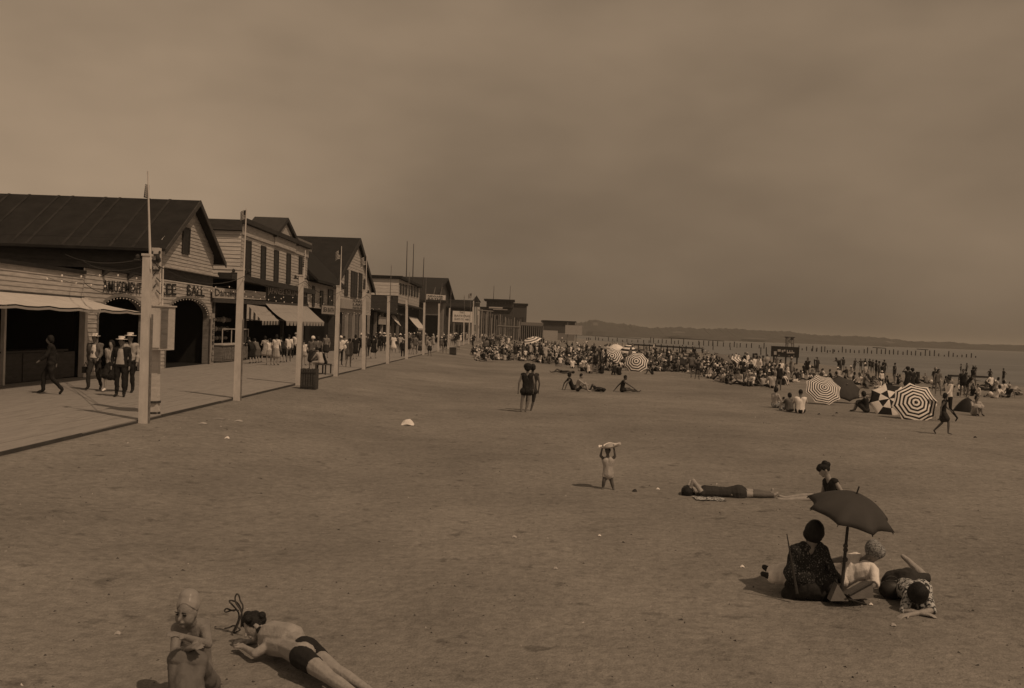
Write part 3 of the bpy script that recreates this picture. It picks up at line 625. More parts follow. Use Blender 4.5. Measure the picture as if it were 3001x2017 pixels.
c1, c2 = onY(1445, 906, 297), onY(1487, 909, 297); M().mm((c1.x, 297, c2.z), (c2.x, 300, c1.z)).build('canopy', m_cream, fb)
for x in (1446, 1494): a = onY(x, 878, 302); b2_ = onY(x + 2, 838, 302); M().bar(a, b2_, .1, 6, .05).build('mast', m_brown, fb)
for i in range(8): a = onY(1430 + i * 9, 884, 299.8); b2_ = onY(1434 + i * 9, 893, 299.8); M().mm((a.x, 299.8, b2_.z), (b2_.x, 299.95, a.z)).build('window', m_trim, fb)
fb = thing('dark_end_hall', 'tall plain dark hall at the end of the beach buildings', 'building', tuple(onY(1520, 985, 330)))
a, b_ = onY(1500, 893, 330), onY(1541, 985, 330); M().mm((a.x, 330, -.5), (b_.x, 345, a.z)).build('wall', m_brown, fb); M().mm((a.x - .4, 329.5, a.z), (b_.x + .4, 345.5, a.z + .5)).build('roof', m_roof, fb)
for i in range(4): c1, c2 = onY(1504 + i * 9, 930, 329.8), onY(1508 + i * 9, 940, 329.8); M().mm((c1.x, 329.8, c2.z), (c2.x, 329.98, c1.z)).build('window', m_trim, fb)
pv = thing('bathing_pavilion', 'open pale columned bathing pavilion at the far end of the posts', 'pavilion', tuple(onY(1560, 988, 290)))
a, b_ = onY(1526, 944, 290), onY(1592, 950, 290)
M().mm((a.x, 290, a.z - .9), (b_.x, 300, a.z)).build('roof', m_wood, pv)
for i in range(12): x = lerp(a.x, b_.x, i / 11); M().box((x, 290.2, (a.z - 1) / 2 - .2), (.22, .22, a.z - .6)).build('column', m_wood, pv)
M().mm((a.x, 296, -.5), (b_.x, 296.3, a.z - 1)).build('back_wall', m_dark, pv)
fb = thing('far_pier_house', 'long dark pier building with pale lower wall at the end of the beach', 'building', tuple(onY(1640, 988, 420)))
a, b_ = onY(1592, 942, 420), onY(1684, 978, 420); M().mm((a.x, 420, b_.z), (b_.x, 440, a.z)).build('wall', m_brown, fb); M().mm((a.x - .5, 419, a.z), (b_.x + .5, 441, a.z + .5)).build('roof', m_roof, fb)
c1, c2 = onY(1591, 968, 418), onY(1634, 990, 418); M().mm((c1.x, 418, -1), (c2.x, 419, c1.z)).build('pale_wall', m_canvas, fb); M().mm((c2.x, 419, -1), (b_.x, 440, b_.z)).build('lower_wall', m_wood, fb)
bb = thing('blank_billboard', 'blank pale billboard standing on posts above the far crowd', 'billboard', tuple(onY(1680, 990, 300)))
a, b_ = onY(1657, 953, 300), onY(1706, 979, 300); M().mm((a.x, 300, b_.z), (b_.x, 300.3, a.z)).build('panel', m_canvas, bb)
for x in (1664, 1690): c1 = onY(x, 945, 300.5); M().box((c1.x, 300.5, c1.z / 2 - .5), (.25, .25, c1.z + 1)).build('post', m_wood, bb)
M().mm((a.x, 299.9, b_.z - .25), (b_.x, 300.4, b_.z - .02)).build('ledge', m_cream, bb)
# dark pier deck, right of the billboard
pr_ = thing('low_pier', 'low dark timber pier running along behind the crowd', 'pier', tuple(onY(1800, 1000, 230)))
a, b_ = onY(1840, 1008, 215), onY(2030, 1019, 190)
M().prism([a, b_, b_ + V((0, 0, -.25)), a + V((0, 0, -.25))], (3, 6, 0)).build('deck', m_trim, pr_)
for i in range(12): p = lerp(a, b_, i / 11); M().bar((p.x, p.y, SEA - 1.5), (p.x, p.y, p.z + random.uniform(.05, .4)), .1, 6).build('pile', m_pile, pr_)

# ------------------------------------------------------------------ poles with masts and flags
flagm = [mat('flag_dark', .03), mat('flag_light', .45), mat('flag_red', .07)]
def flag(px, py, d, wpx, hpx, label, furled=False):
    p = onY(px, py, d); s_ = d / F; wd, hh = wpx * s_, hpx * s_
    mb = M(); nu, nv = 10, 13
    for j_ in range(nv + 1):
        for i in range(nu + 1):
            u, v_ = i / nu, j_ / nv
            if furled: x = p.x - wd * (.5 - abs(u - .5)) * (.2 + .8 * v_) * (1 if u < .5 else .35) ; yy = p.y + .12 * math.sin(u * 14)
            else: x = p.x - wd * u; yy = p.y + .1 * wd * math.sin(u * 6 + v_ * 1.5)
            mb.v.append(V((x, yy, p.z - hh * v_ - (0 if furled else .25 * hh * u * u))))
    for j_ in range(nv):
        for i in range(nu):
            a = j_ * (nu + 1) + i; mb.f.append((a, a + 1, a + nu + 2, a + nu + 1)); mb.m.append(0 if (i < 4 and j_ < 7) else (1 if j_ % 2 else 2))
    return solo('flag', mb, flagm, label, 'flag', p, 'flags on the boardwalk poles', smooth=True)
poles = [((422, 1239), (432, 748), (433, 502)), ((695, 1170), (706, 790), (722, 612)), ((874, 1133), (883, 808), (895, 734)), ((984, 1103), (992, 839), (1001, 722)), ((1066, 1081), (1067, 851), (1075, 745)),
         ((1136, 1063), (1139, 869), (1147, 778)), ((1191, 1057), (1192, 881), (1200, 798)), ((1240, 1046), (1244, 887), (1249, 815)), ((1284, 1041), (1287, 890), (1296, 830)), ((1313, 1036), (1318, 903), (1322, 848)),
         ((1358, 1032), (1360, 925), (1361, 866)), ((1373, 1027), (1376, 935), (1380, 868)), ((1386, 1022), (1388, 882), (1390, 860)), ((1396, 1020), (1400, 900), (1401, 880))]
ordn = ['nearest', 'second', 'third', 'fourth', 'fifth', 'sixth', 'seventh', 'eighth', 'ninth', 'tenth', 'eleventh', 'twelfth', 'thirteenth', 'fourteenth']
for i, (a, b_, c) in enumerate(poles):
    p = onX(a[0], a[1], EDGE + .15); Yp = p.y; base = V((p.x, Yp, -.25)); T = onY(b_[0], b_[1], Yp); Tm = onY(c[0], c[1], Yp)
    nm = 'white square flagpole, %s along the boardwalk edge' % ordn[i]
    t_ = thing('flagpole', nm, 'flagpole', base, 'flagpoles along the boardwalk edge')
    hw = .088; mb = M(); bb = base
    mb.add([bb + V((sx * hw * 1.1, sy * hw * 1.1, 0)) for sx, sy in ((-1, -1), (1, -1), (1, 1), (-1, 1))] + [T + V((sx * hw * .92, sy * hw * .92, 0)) for sx, sy in ((-1, -1), (1, -1), (1, 1), (-1, 1))],
           [(3, 2, 1, 0), (4, 5, 6, 7), (0, 1, 5, 4), (1, 2, 6, 5), (2, 3, 7, 6), (3, 0, 4, 7)]); mb.build('post', m_pole, t_)
    M().bar(lerp(base, T, .92) + V((.1, -.06, 0)), Tm + V((0, 0, 0)), .032, 8, .016).build('mast', m_pole if i < 5 else m_wood, t_)
    if i < 6:
        M().bar(T + V((-.28, -.05, -.12)), T + V((.3, .02, -.12)), .025, 6).build('crossarm', m_trim, t_)
        for s_ in (-.22, .24): M().sph(T + V((s_, 0, -.05)), .05, n=7, k=5, sc=(1, 1, 1.4)).build('insulator', m_trim, t_)
        M().mm(T + V((-.1, -.1, -.02)), T + V((.1, .1, .03))).build('cap', m_pole, t_)
        mb = M(); q = base + V((0, 0, .05)); mb.mm(q + V((.102, -.03, 0)), q + V((.125, .03, 2.6))); mb.build('batten', m_wood, t_)
flag(432, 542, onX(422, 1239, EDGE + .15).y - .02, 16, 38, 'small furled striped flag high on the nearest mast', True)
flag(721, 616, onX(695, 1170, EDGE + .15).y, 16, 28, 'small dark flag at the top of the second mast')
flag(894, 745, onX(874, 1133, EDGE + .15).y, 13, 38, 'drooping striped flag on the third mast', True)
flag(999, 732, onX(984, 1103, EDGE + .15).y, 15, 28, 'faded flag blowing left from the fourth mast')
flag(1074, 752, onX(1066, 1081, EDGE + .15).y, 17, 26, 'striped flag in front of the big gable eave')
flag(1323, 849, 128, 4, 16, 'tiny furled flag on the tenth mast', True); flag(1361, 866, 158, 4, 16, 'tiny furled flag on the eleventh mast', True); flag(1382, 860, 175, 9, 13, 'tiny open flag left of the ticket tower')

# electric service post
ep = onX(455, 1232, EDGE + .0); Ye = ep.y + .5
t_ = thing('service_post', 'pale electric service post with meter cabinet close behind the nearest flagpole', 'post', (onY(452, 1200, Ye).x, Ye, -.1))
B = onY(454, 1238, Ye); T = onY(459, 727, Ye); w_ = .09
mb = M(); mb.add([B + V((sx * w_, sy * w_, -.2)) for sx, sy in ((-1, -1), (1, -1), (1, 1), (-1, 1))] + [T + V((sx * w_, sy * w_, 0)) for sx, sy in ((-1, -1), (1, -1), (1, 1), (-1, 1))], [(3, 2, 1, 0), (4, 5, 6, 7), (0, 1, 5, 4), (1, 2, 6, 5), (2, 3, 7, 6), (3, 0, 4, 7)]); mb.build('post', m_white, t_)
a, b_ = onY(444, 898, Ye - .12), onY(503, 1026, Ye - .12)
cb = M().mm((a.x, Ye - .38, b_.z), (b_.x, Ye + .05, a.z)).build('cabinet', m_white, t_)
M().mm((lerp(a.x, b_.x, .05), Ye - .40, b_.z + .05), (lerp(a.x, b_.x, .6), Ye - .383, a.z - .04)).build('door', m_pole, cb)
M().mm((lerp(a.x, b_.x, .66), Ye - .395, b_.z + .05), (lerp(a.x, b_.x, .97), Ye - .383, a.z - .04)).build('door', m_wood, cb)
M().mm((a.x - .03, Ye - .42, a.z), (b_.x + .03, Ye + .08, a.z + .03)).build('lid', m_pole, cb)
for (x0, x1, y0) in ((478, 476, 780), (470, 468, 800)):
    M().bar(onY(x0, y0, Ye - .05), onY(x1, 898, Ye - .05), .022, 6).build('conduit', m_pole, t_)
for y0, y1 in ((745, 752), (765, 772), (790, 796)):
    M().mm(onY(444, y0, Ye) + V((0, -.13, 0)), onY(472, y1, Ye) + V((0, -.09, -.0))).build('bracket', m_trim, t_)
    for x in (446, 468): M().sph(onY(x, y0 - 5, Ye - .12), .03, n=7, k=5, sc=(1, 1, 1.4)).build('insulator', m_trim if x != 456 else m_wht, t_)
M().bar(onY(453, 1175, Ye), onY(453, 1181, Ye), .15, 10).build('band', m_trim, t_)
M().bar(onY(453, 1207, Ye) , B - V((0, 0, .3)), .135, 10).build('tarred_foot', m_trim, t_)
mb = M()
for k_ in range(6):
    a0 = onY(458, 760 + k_ * 18, Ye - .12); a1 = onY(448 + (k_ % 2) * 22, 772 + k_ * 18, Ye - .14); mb.bar(a0, a1, .012, 5)
mb.build('loose_wiring', m_trim, t_)
def wire(p, q, sag, label, r=.012, n_=18):
    mb = M(); pts = [lerp(p, q, i / n_) - V((0, 0, sag * 4 * (i / n_) * (1 - i / n_))) for i in range(n_ + 1)]
    for a, b_ in zip(pts, pts[1:]): mb.bar(a, b_, r, 5)
    return solo('overhead_wire', mb, m_trim, label, 'wire', p, 'overhead wires')
Tp = onY(455, 752, Ye)
wire(Tp, onY(190, 745, 40), .25, 'upper slack wire from the service post to the arcade eave')
wire(Tp - V((0, 0, .15)), onY(240, 762, 40), .3, 'lower slack wire from the service post to the arcade eave')
wire(onY(432, 835, 22.5), onX(248, 830, FRONT + .1), .3, 'slack wire from the nearest pole down to the stall corner')
tops = [onY(b_[0], b_[1] + 6, onX(a[0], a[1], EDGE + .15).y) for a, b_, c in poles[:7]]
for i in range(6): wire(tops[i] + V((.15, 0, -.12)), tops[i + 1] + V((.15, 0, -.12)), .35, 'sagging wire between the %s and %s flagpoles' % (ordn[i], ordn[i + 1]), .01)
# strings of bulbs
def bulbs(pts, label, r=.036):
    t_ = thing('string_of_bulbs', label, 'string lights', pts[0], 'strings of light bulbs'); mb = M(); wr = M()
    for p in pts: mb.sph(p - V((0, 0, .06)), r, n=7, k=5, sc=(1, 1, 1.25))
    for a, b_ in zip(pts, pts[1:]):
        m_ = (a + b_) / 2 - V((0, 0, .06)); wr.bar(a, m_, .008, 4); wr.bar(m_, b_, .008, 4)
    o = mb.build('bulbs', m_bulb, t_, smooth=True); o['kind'] = 'stuff'; wr.build('cord', m_trim, t_)
def bq(l, X): return [onX(a, b_, X) for a, b_ in l]
bulbs(bq([(138, 812), (181, 820), (223, 825), (267, 831), (308, 835), (350, 840), (390, 842)], FRONT + .6), 'string of white bulbs across the leftmost boards and AMUSEMENT sign')
bulbs(bq([(182, 803), (238, 806), (292, 803), (346, 803), (400, 812)], FRONT + 1), 'upper string of white bulbs under the arcade eave')
bulbs(bq([(480, 838), (510, 842), (530, 843), (557, 843), (578, 845), (592, 844), (612, 848)], FRONT + .6), 'string of bulbs across the SKEE BALL letters')
bulbs(bq([(620, 850), (639, 857), (652, 850), (666, 859), (684, 852), (716, 853), (749, 853), (775, 868), (787, 876), (804, 869), (824, 873), (831, 869), (858, 870), (876, 872)], FRONT + 1), 'string of bulbs along the signs of the two storey hall')
bulbs(bq([(632, 839), (672, 838), (721, 866), (741, 868), (763, 873), (787, 876), (809, 880), (833, 883), (856, 885), (876, 888), (904, 888)], FRONT + 1.2), 'lower string of bulbs above the pale awnings')
bulbs(bq([(905, 885), (913, 868), (926, 888), (940, 868), (948, 889), (966, 868), (972, 879), (985, 893)], FRONT + .8), 'zigzag string of bulbs over the annex')
bulbs(bq([(1004, 917), (1012, 925), (1022, 918), (1038, 915), (1044, 919), (1054, 918), (1075, 920), (1090, 903), (1094, 905), (1111, 904), (1114, 924)], FRONT + 1), 'string of bulbs beneath the three line sign')
bulbs(bq([(1163, 905), (1165, 918), (1175, 922), (1210, 905), (1230, 910)], FRONT + 1), 'short string of bulbs beyond the big gable')

# crates / bins
def crate(px, py, wm, hm, label, rz=.1, Yf=None):
    p = G(px, py); t_ = thing('slatted_bin', label, 'bin', p, 'slatted wooden bins', 0); hw = wm / 2; n_ = 6
    M().mm(p + V((-hw + .03, -hw + .03, .02)), p + V((hw - .03, hw - .03, hm - .02))).build('core', m_dark, t_)
    for sd in range(4):
        for i in range(n_):
            u = -hw + wm * (i + .5) / n_; c = [(u, -hw, 0), (hw, u, 0), (u, hw, 0), (-hw, u, 0)][sd]; d = (wm / n_ - .02, .03, hm) if sd % 2 == 0 else (.03, wm / n_ - .02, hm)
            M().box(p + V((c[0], c[1], hm / 2 + random.uniform(0, .02))), d).build('slat', m_brown, t_)
    for z in (.1, hm - .12): M().box(p + V((0, -hw - .02, z)), (wm, .02, .06)).build('band', m_trim, t_)
crate(906, 1140, .54, .74, 'dark slatted wooden bin on the sand beside the third flagpole')
crate(1327, 1040, .62, .72, 'small dark slatted bin at the far boardwalk edge')

# ------------------------------------------------------------------ people
SK, TO, HI, TH, CA, FT, HR, HT, UA, FA = range(10)
def cap_mesh(mb, p, q, r1, r2, n=9):
    p, q = V(p), V(q); d = q - p
    if d.length < 1e-4: d = V((0, 0, 1e-3)); q = p + d
    z = d.normalized(); x = z.orthogonal().normalized(); y = z.cross(x); rings = []
    for c, r, ang in [(p, r1, a) for a in (-1.2, -.75, -.35, 0)] + [(q, r2, a) for a in (0, .35, .75, 1.2)]:
        rings.append([c + z * (r * math.sin(ang)) + (x * math.cos(t) + y * math.sin(t)) * (r * math.cos(ang)) for t in [2 * math.pi * i / n for i in range(n)]])
    vs_ = [v for rg in rings for v in rg]; L = len(rings)
    f = [tuple(range(n))[::-1], tuple(range((L - 1) * n, L * n))]
    for j_ in range(L - 1):
        for i in range(n): f.append((j_ * n + i, j_ * n + (i + 1) % n, (j_ + 1) * n + (i + 1) % n, (j_ + 1) * n + i))
    mb.add(vs_, f)
class Fig:
    def __init__(s): s.p = []
    def c(s, p, q, r1, r2, lab): s.p.append(('c', V(p), V(q), r1, r2, lab)); return s
    def e(s, c, rad, axes, lab): s.p.append(('e', V(c), V(rad), axes, 0, lab)); return s
    def mesh(s, vox, smooth=3):
        mb = M()
        for k_, a, b_, r1, r2, lab in s.p:
            if k_ == 'c': cap_mesh(mb, a, b_, r1, r2)
            else:
                t_ = M().sph((0, 0, 0), 1, n=12, k=8); mb.add([a + r1[0] * (v.x * b_[0]) + r1[1] * (v.y * b_[1]) + r1[2] * (v.z * b_[2]) for v in t_.v], t_.f)
        me = bpy.data.meshes.new('tmp'); me.from_pydata([tuple(v) for v in mb.v], [], mb.f); o = bpy.data.objects.new('tmp', me); link(o)
        md = o.modifiers.new('r', 'REMESH'); md.mode = 'VOXEL'; md.voxel_size = vox; md.use_smooth_shade = True
        sm = o.modifiers.new('s', 'SMOOTH'); sm.factor = .5; sm.iterations = smooth
        dg = bpy.context.evaluated_depsgraph_get(); dg.update(); out = bpy.data.meshes.new_from_object(o.evaluated_get(dg))
        C.objects.unlink(o); bpy.data.objects.remove(o); bpy.data.meshes.remove(me)
        n_ = len(out.polygons); cen = np.empty(n_ * 3); out.polygons.foreach_get('center', cen); cen = cen.reshape(-1, 3)
        best = np.full(n_, 1e9); lab_ = np.zeros(n_, int)
        for k_, a, b_, r1, r2, lab in s.p:
            a_ = np.array(a)
            if k_ == 'c':
                d = np.array(b_) - a_; L2 = max(1e-9, d @ d); t_ = np.clip(((cen - a_) @ d) / L2, 0, 1); dist = np.linalg.norm(cen - (a_ + t_[:, None] * d), axis=1) - (r1 + (r2 - r1) * t_)
            else:
                ax = np.array([list(x) for x in r1]); loc = (cen - a_) @ ax.T / np.array(b_); dist = (np.linalg.norm(loc, axis=1) - 1) * min(b_)
            mk = dist < best; best[mk] = dist[mk]; lab_[mk] = lab
        return out, lab_
def head(fg, H, fwd, upv, s_=1., hair='short', hat=None, detail=False):
    fwd = V(fwd).normalized(); upv = V(upv).normalized(); side = fwd.cross(upv).normalized(); upv = side.cross(fwd).normalized(); A = (side, fwd, upv); H = V(H)
    fg.e(H, (.076 * s_, .092 * s_, .112 * s_), A, SK)
    fg.c(H + fwd * .03 * s_ - upv * .055 * s_, H + fwd * .055 * s_ - upv * .082 * s_, .05 * s_, .034 * s_, SK)
    if detail:
        fg.c(H + fwd * .088 * s_ + upv * .012 * s_, H + fwd * .108 * s_ - upv * .022 * s_, .009 * s_, .015 * s_, SK)
        for k_ in (-1, 1): fg.e(H + side * .078 * s_ * k_, (.012 * s_, .02 * s_, .03 * s_), A, SK)
        fg.c(H + fwd * .088 * s_ - upv * .052 * s_ - side * .018 * s_, H + fwd * .088 * s_ - upv * .052 * s_ + side * .018 * s_, .01 * s_, .01 * s_, SK)
    if hair == 'short': fg.e(H - fwd * .018 * s_ + upv * .03 * s_, (.086 * s_, .092 * s_, .1 * s_), A, HR)
    elif hair == 'bob':
        fg.e(H - fwd * .022 * s_ + upv * .02 * s_, (.1 * s_, .1 * s_, .115 * s_), A, HR); fg.e(H - fwd * .04 * s_ - upv * .03 * s_, (.105 * s_, .075 * s_, .085 * s_), A, HR)
    elif hair == 'big':
        fg.e(H - fwd * .02 * s_ + upv * .04 * s_, (.15 * s_, .12 * s_, .115 * s_), A, HR); fg.e(H - fwd * .04 * s_ - upv * .04 * s_, (.12 * s_, .09 * s_, .09 * s_), A, HR)
    elif hair == 'cap':
        fg.e(H - fwd * .01 * s_ + upv * .055 * s_, (.095 * s_, .1 * s_, .11 * s_), A, HT)
    if hat == 'boater':
        b_ = H + upv * .075 * s_; fg.c(b_, b_ + upv * .06 * s_, .092 * s_, .088 * s_, HT); fg.e(b_, (.165 * s_, .175 * s_, .022 * s_), A, HT)
    if hat == 'cloche': fg.e(H + upv * .045 * s_, (.105 * s_, .11 * s_, .09 * s_), A, HT); fg.e(H + upv * .01 * s_, (.125 * s_, .13 * s_, .02 * s_), A, HT)
def hand(fg, wr, dr, nrm, s_=1., fingers=False, curl=.5, lab=SK):
    wr = V(wr); dr = V(dr).normalized(); nrm = V(nrm); nrm = (nrm - dr * nrm.dot(dr)).normalized(); sd = dr.cross(nrm)
    if not fingers: fg.c(wr, wr + dr * .1 * s_, .03 * s_, .024 * s_, lab); return
    for k_ in (-.022, 0, .022): fg.c(wr + sd * k_ * .6 * s_, wr + dr * .085 * s_ + sd * k_ * s_, .02 * s_, .016 * s_, lab)
    for k_, L in ((-.034, .06), (-.012, .075), (.011, .07), (.032, .055)):
        a = wr + dr * .088 * s_ + sd * k_ * s_; b_ = a + (dr - nrm * curl * .4).normalized() * L * .55 * s_; c = b_ + (dr - nrm * curl * 1.2).normalized() * L * .5 * s_
        fg.c(a, b_, .0098 * s_, .009 * s_, lab); fg.c(b_, c, .009 * s_, .0075 * s_, lab)
    a = wr + dr * .025 * s_ - sd * .03 * s_; b_ = a + (dr * .7 - sd * .7).normalized() * .035 * s_; fg.c(a, b_, .013 * s_, .011 * s_, lab); fg.c(b_, b_ + (dr - sd * .25 - nrm * .3).normalized() * .03 * s_, .011 * s_, .009 * s_, lab)
def body(J, s_=1., hair='short', hat=None, skirt=0, detail=False, fat=1., face=None, hup=None, fingers=False, trunk=1.):
    """J: joints P(elvis) Ck(chest) N(eck) H(ead) and pairs S E W hip K A T (left, right)"""
    fg = Fig(); P, Ch, N_, Hd = (V(J[k_]) for k_ in ('P', 'C', 'N', 'H')); S, E, Wr, Hp, K, A, T = ([V(x) for x in J[k_]] for k_ in ('S', 'E', 'W', 'h', 'K', 'A', 'T'))
    f = s_ * fat; upb = (N_ - P).normalized()
    for i in (0, 1):
        sh_in = lerp(S[i], (S[0] + S[1]) / 2, .42); hp_in = lerp(Hp[i], P, .35); mid = lerp(hp_in, sh_in, .5); mid = lerp(mid, (P + Ch) / 2, .18)
        fg.c(hp_in, mid, .108 * f, .09 * f, TO); fg.c(mid, sh_in - upb * .05 * s_, .09 * f, .1 * f, TO)
        fg.c(Hp[i], P, .1 * f, .11 * f, HI); m_ = lerp(Hp[i], K[i], .42)
        fg.c(Hp[i], m_, .092 * f, .078 * f, HI); fg.c(m_, K[i], .077 * f, .056 * f, TH)
        m2 = lerp(K[i], A[i], .35); fg.c(K[i], m2, .054 * f, .054 * f, CA); fg.c(m2, A[i], .054 * f, .034 * f, CA)
        fg.c(A[i], T[i], .036 * s_, .028 * s_, FT)
        fg.c(lerp(S[i], N_, .3), S[i], .05 * f, .056 * f, TO); fg.c(S[i], E[i], .05 * f, .038 * f, UA); fg.c(E[i], Wr[i], .038 * f, .025 * f, FA)
        d = Wr[i] - E[i]; hand(fg, Wr[i], d, (J.get('hn') or V((0, 0, 1))), s_, fingers, J.get('curl', .5))
    fg.c(P, Ch, .105 * f, .1 * f, TO)
    if skirt: 
        for i in (0, 1): fg.c(lerp(P, Hp[i], .5), lerp(Hp[i], K[i], skirt), .12 * f, .135 * f, HI)
        fg.c(P, lerp((Hp[0] + Hp[1]) / 2, (K[0] + K[1]) / 2, skirt), .13 * f, .15 * f, HI)
    fg.c(lerp(N_, Ch, .3), lerp(N_, Hd, .55), .052 * s_, .048 * s_, SK)
    if face is None: sv = (S[1] - S[0]); face = V((0, 0, 1)).cross(sv) if abs(sv.z) < .9 * sv.length else V((0, 1, 0))
    head(fg, Hd, face, hup or (Hd - N_), s_, hair, hat, detail); return fg
def Jd(P, C_, N_, H, S, E, W_, h, K, A, T, **k_): d = dict(P=P, C=C_, N=N_, H=H, S=S, E=E, W=W_, h=h, K=K, A=A, T=T); d.update(k_); return d
def sym(x, y, z): return [(-x, y, z), (x, y, z)]
POSE = {
 'stand': Jd((0, 0, .93), (0, 0, 1.27), (0, 0, 1.44), (0, .02, 1.6), sym(.185, 0, 1.39), sym(.25, -.02, 1.12), sym(.25, .07, .88), sym(.09, 0, .9), sym(.1, .02, .49), sym(.1, -.02, .08), sym(.13, .13, .03)),
 'walk': Jd((0, 0, .92), (0, .02, 1.26), (0, .03, 1.43), (0, .06, 1.59), sym(.185, .02, 1.38), [(-.24, .12, 1.13), (.24, -.12, 1.13)], [(-.22, .3, .98), (.24, -.12, .88)], sym(.09, 0, .89), [(-.1, -.02, .48), (.1, .2, .52)], [(-.1, -.32, .14), (.1, .2, .09)], [(-.1, -.25, .03), (.11, .34, .05)]),
 'akimbo': Jd((0, 0, .93), (0, 0, 1.27), (0, 0, 1.44), (.03, .02, 1.6), sym(.185, 0, 1.39), sym(.36, -.1, 1.16), sym(.17, .02, .99), sym(.09, 0, .9), [(-.12, .02, .49), (.1, .08, .5)], [(-.14, 0, .08), (.12, .02, .08)], sym(.17, .13, .03)),
 'lean': Jd((0, -.12, .9), (0, .08, 1.18), (0, .2, 1.32), (0, .3, 1.44), sym(.18, .17, 1.27), sym(.2, .38, 1.1), sym(.14, .55, 1.12), sym(.09, -.12, .88), sym(.1, -.02, .48), sym(.1, -.14, .08), sym(.12, .02, .03)),
 'bend': Jd((0, -.15, .85), (0, .2, .98), (0, .38, 1.0), (0, .52, 1.0), sym(.17, .34, .96), sym(.2, .4, .7), sym(.12, .45, .48), sym(.09, -.15, .85), sym(.1, 0, .47), sym(.1, -.12, .08), sym(.12, .04, .03)),
 'sitback': Jd((0, 0, .11), (0, -.15, .42), (0, -.2, .6), (0, -.17, .76), sym(.185, -.19, .55), sym(.27, -.36, .33), sym(.25, -.45, .05), sym(.1, .03, .11), [(-.14, .4, .34), (.13, .46, .12)], [(-.14, .66, .06), (.15, .88, .07)], [(-.15, .8, .04), (.17, .92, .16)]),
 'sithug': Jd((0, 0, .11), (0, .03, .43), (0, .1, .61), (0, .17, .76), sym(.18, .07, .56), sym(.24, .3, .4), sym(.06, .46, .36), sym(.1, .03, .11), sym(.1, .37, .44), sym(.1, .5, .07), sym(.11, .64, .04)),
 'sitcross': Jd((0, 0, .12), (0, 0, .44), (0, .03, .62), (0, .07, .78), sym(.185, .01, .57), sym(.27, .1, .33), sym(.16, .3, .22), sym(.1, .03, .12), sym(.33, .26, .14), [(.1, .34, .08), (-.1, .4, .08)], [(.2, .3, .06), (-.2, .36, .06)]),
 'sitside': Jd((0, 0, .11), (-.1, 0, .42), (-.14, .02, .6), (-.13, .06, .76), [(-.31, 0, .53), (.04, .02, .57)], [(-.42, -.03, .28), (.14, .16, .38)], [(-.44, 0, .05), (.16, .34, .25)], sym(.1, .02, .11), [(.15, .38, .14), (.33, .33, .16)], [(.44, .1, .07), (.55, .22, .07)], [(.54, .06, .05), (.66, .26, .05)]),
 'reach': Jd((0, 0, .11), (0, .04, .42), (0, .09, .58), (0, .16, .72), sym(.18, .07, .54), [(-.3, -.16, .3), (.24, .36, .36)], [(-.36, -.34, .05), (.2, .66, .16)], sym(.1, .03, .11), [(-.2, .38, .22), (.14, .44, .13)], [(-.12, .52, .06), (.17, .84, .07)], [(-.1, .64, .05), (.18, .9, .15)]),
 'kneel': Jd((0, -.12, .34), (0, -.06, .66), (0, -.02, .83), (0, .04, .98), sym(.18, -.04, .78), sym(.24, .1, .56), sym(.1, .28, .45), sym(.1, -.1, .32), sym(.12, .2, .07), sym(.1, -.22, .08), sym(.1, -.34, .04)),
 'lieback': Jd((0, 0, .11), (0, -.33, .13), (0, -.52, .13), (0, -.68, .14), sym(.18, -.46, .12), sym(.3, -.24, .08), sym(.28, .02, .06), sym(.1, .02, .11), [(-.12, .4, .3), (.12, .44, .12)], [(-.12, .68, .07), (.13, .86, .07)], [(-.13, .8, .05), (.15, .92, .16)], face=(0, .0, 1), hup=(0, -1, 0)),
 'prone': Jd((0, 0, .12), (0, .33, .17), (0, .5, .27), (0, .6, .4), sym(.18, .44, .26), sym(.2, .56, .05), sym(.1, .76, .05), sym(.1, -.02, .11), sym(.12, -.44, .08), [(-.13, -.84, .08), (.12, -.6, .42)], [(-.14, -.94, .03), (.12, -.62, .54)], face=(0, 1, .1), hup=(0, -.1, 1)),
 'lieside': Jd((0, 0, .16), (0, -.32, .2), (0, -.48, .28), (.02, -.6, .4), [(-.02, -.44, .1), (.02, -.44, .36)], [(.1, -.62, .1), (.2, -.3, .3)], [(.08, -.66, .3), (.26, -.12, .08)], [(0, 0, .1), (0, 0, .26)], [(.2, .35, .09), (.3, .26, .2)], [(.05, .7, .07), (.12, .6, .16)], [(.14, .76, .05), (.2, .68, .14)], face=(1, 0, 0), hup=(0, -.6, .6)),
}
POSE['stand2'] = Jd((.03, 0, .93), (0, -.02, 1.27), (-.01, 0, 1.44), (-.02, .04, 1.6), [(-.185, 0, 1.38), (.185, 0, 1.4)], [(-.27, .02, 1.13), (.27, .02, 1.14)], [(-.16, .22, 1.08), (.3, .1, .92)], [(-.07, 0, .9), (.12, 0, .9)], [(-.16, .1, .49), (.12, 0, .49)], [(-.2, .02, .08), (.12, -.02, .08)], [(-.25, .14, .03), (.16, .12, .03)])
POSE['shade'] = Jd((0, 0, .93), (0, .01, 1.27), (0, .01, 1.44), (0, .03, 1.6), sym(.185, 0, 1.39), [(-.3, .14, 1.36), (.22, -.08, 1.12)], [(-.12, .16, 1.6), (.2, .02, .9)], sym(.09, 0, .9), [(-.13, .03, .49), (.1, -.02, .49)], [(-.17, 0, .08), (.1, -.08, .08)], [(-.2, .13, .03), (.12, .07, .03)])
TPL = {}; _rt = random.Random(4)
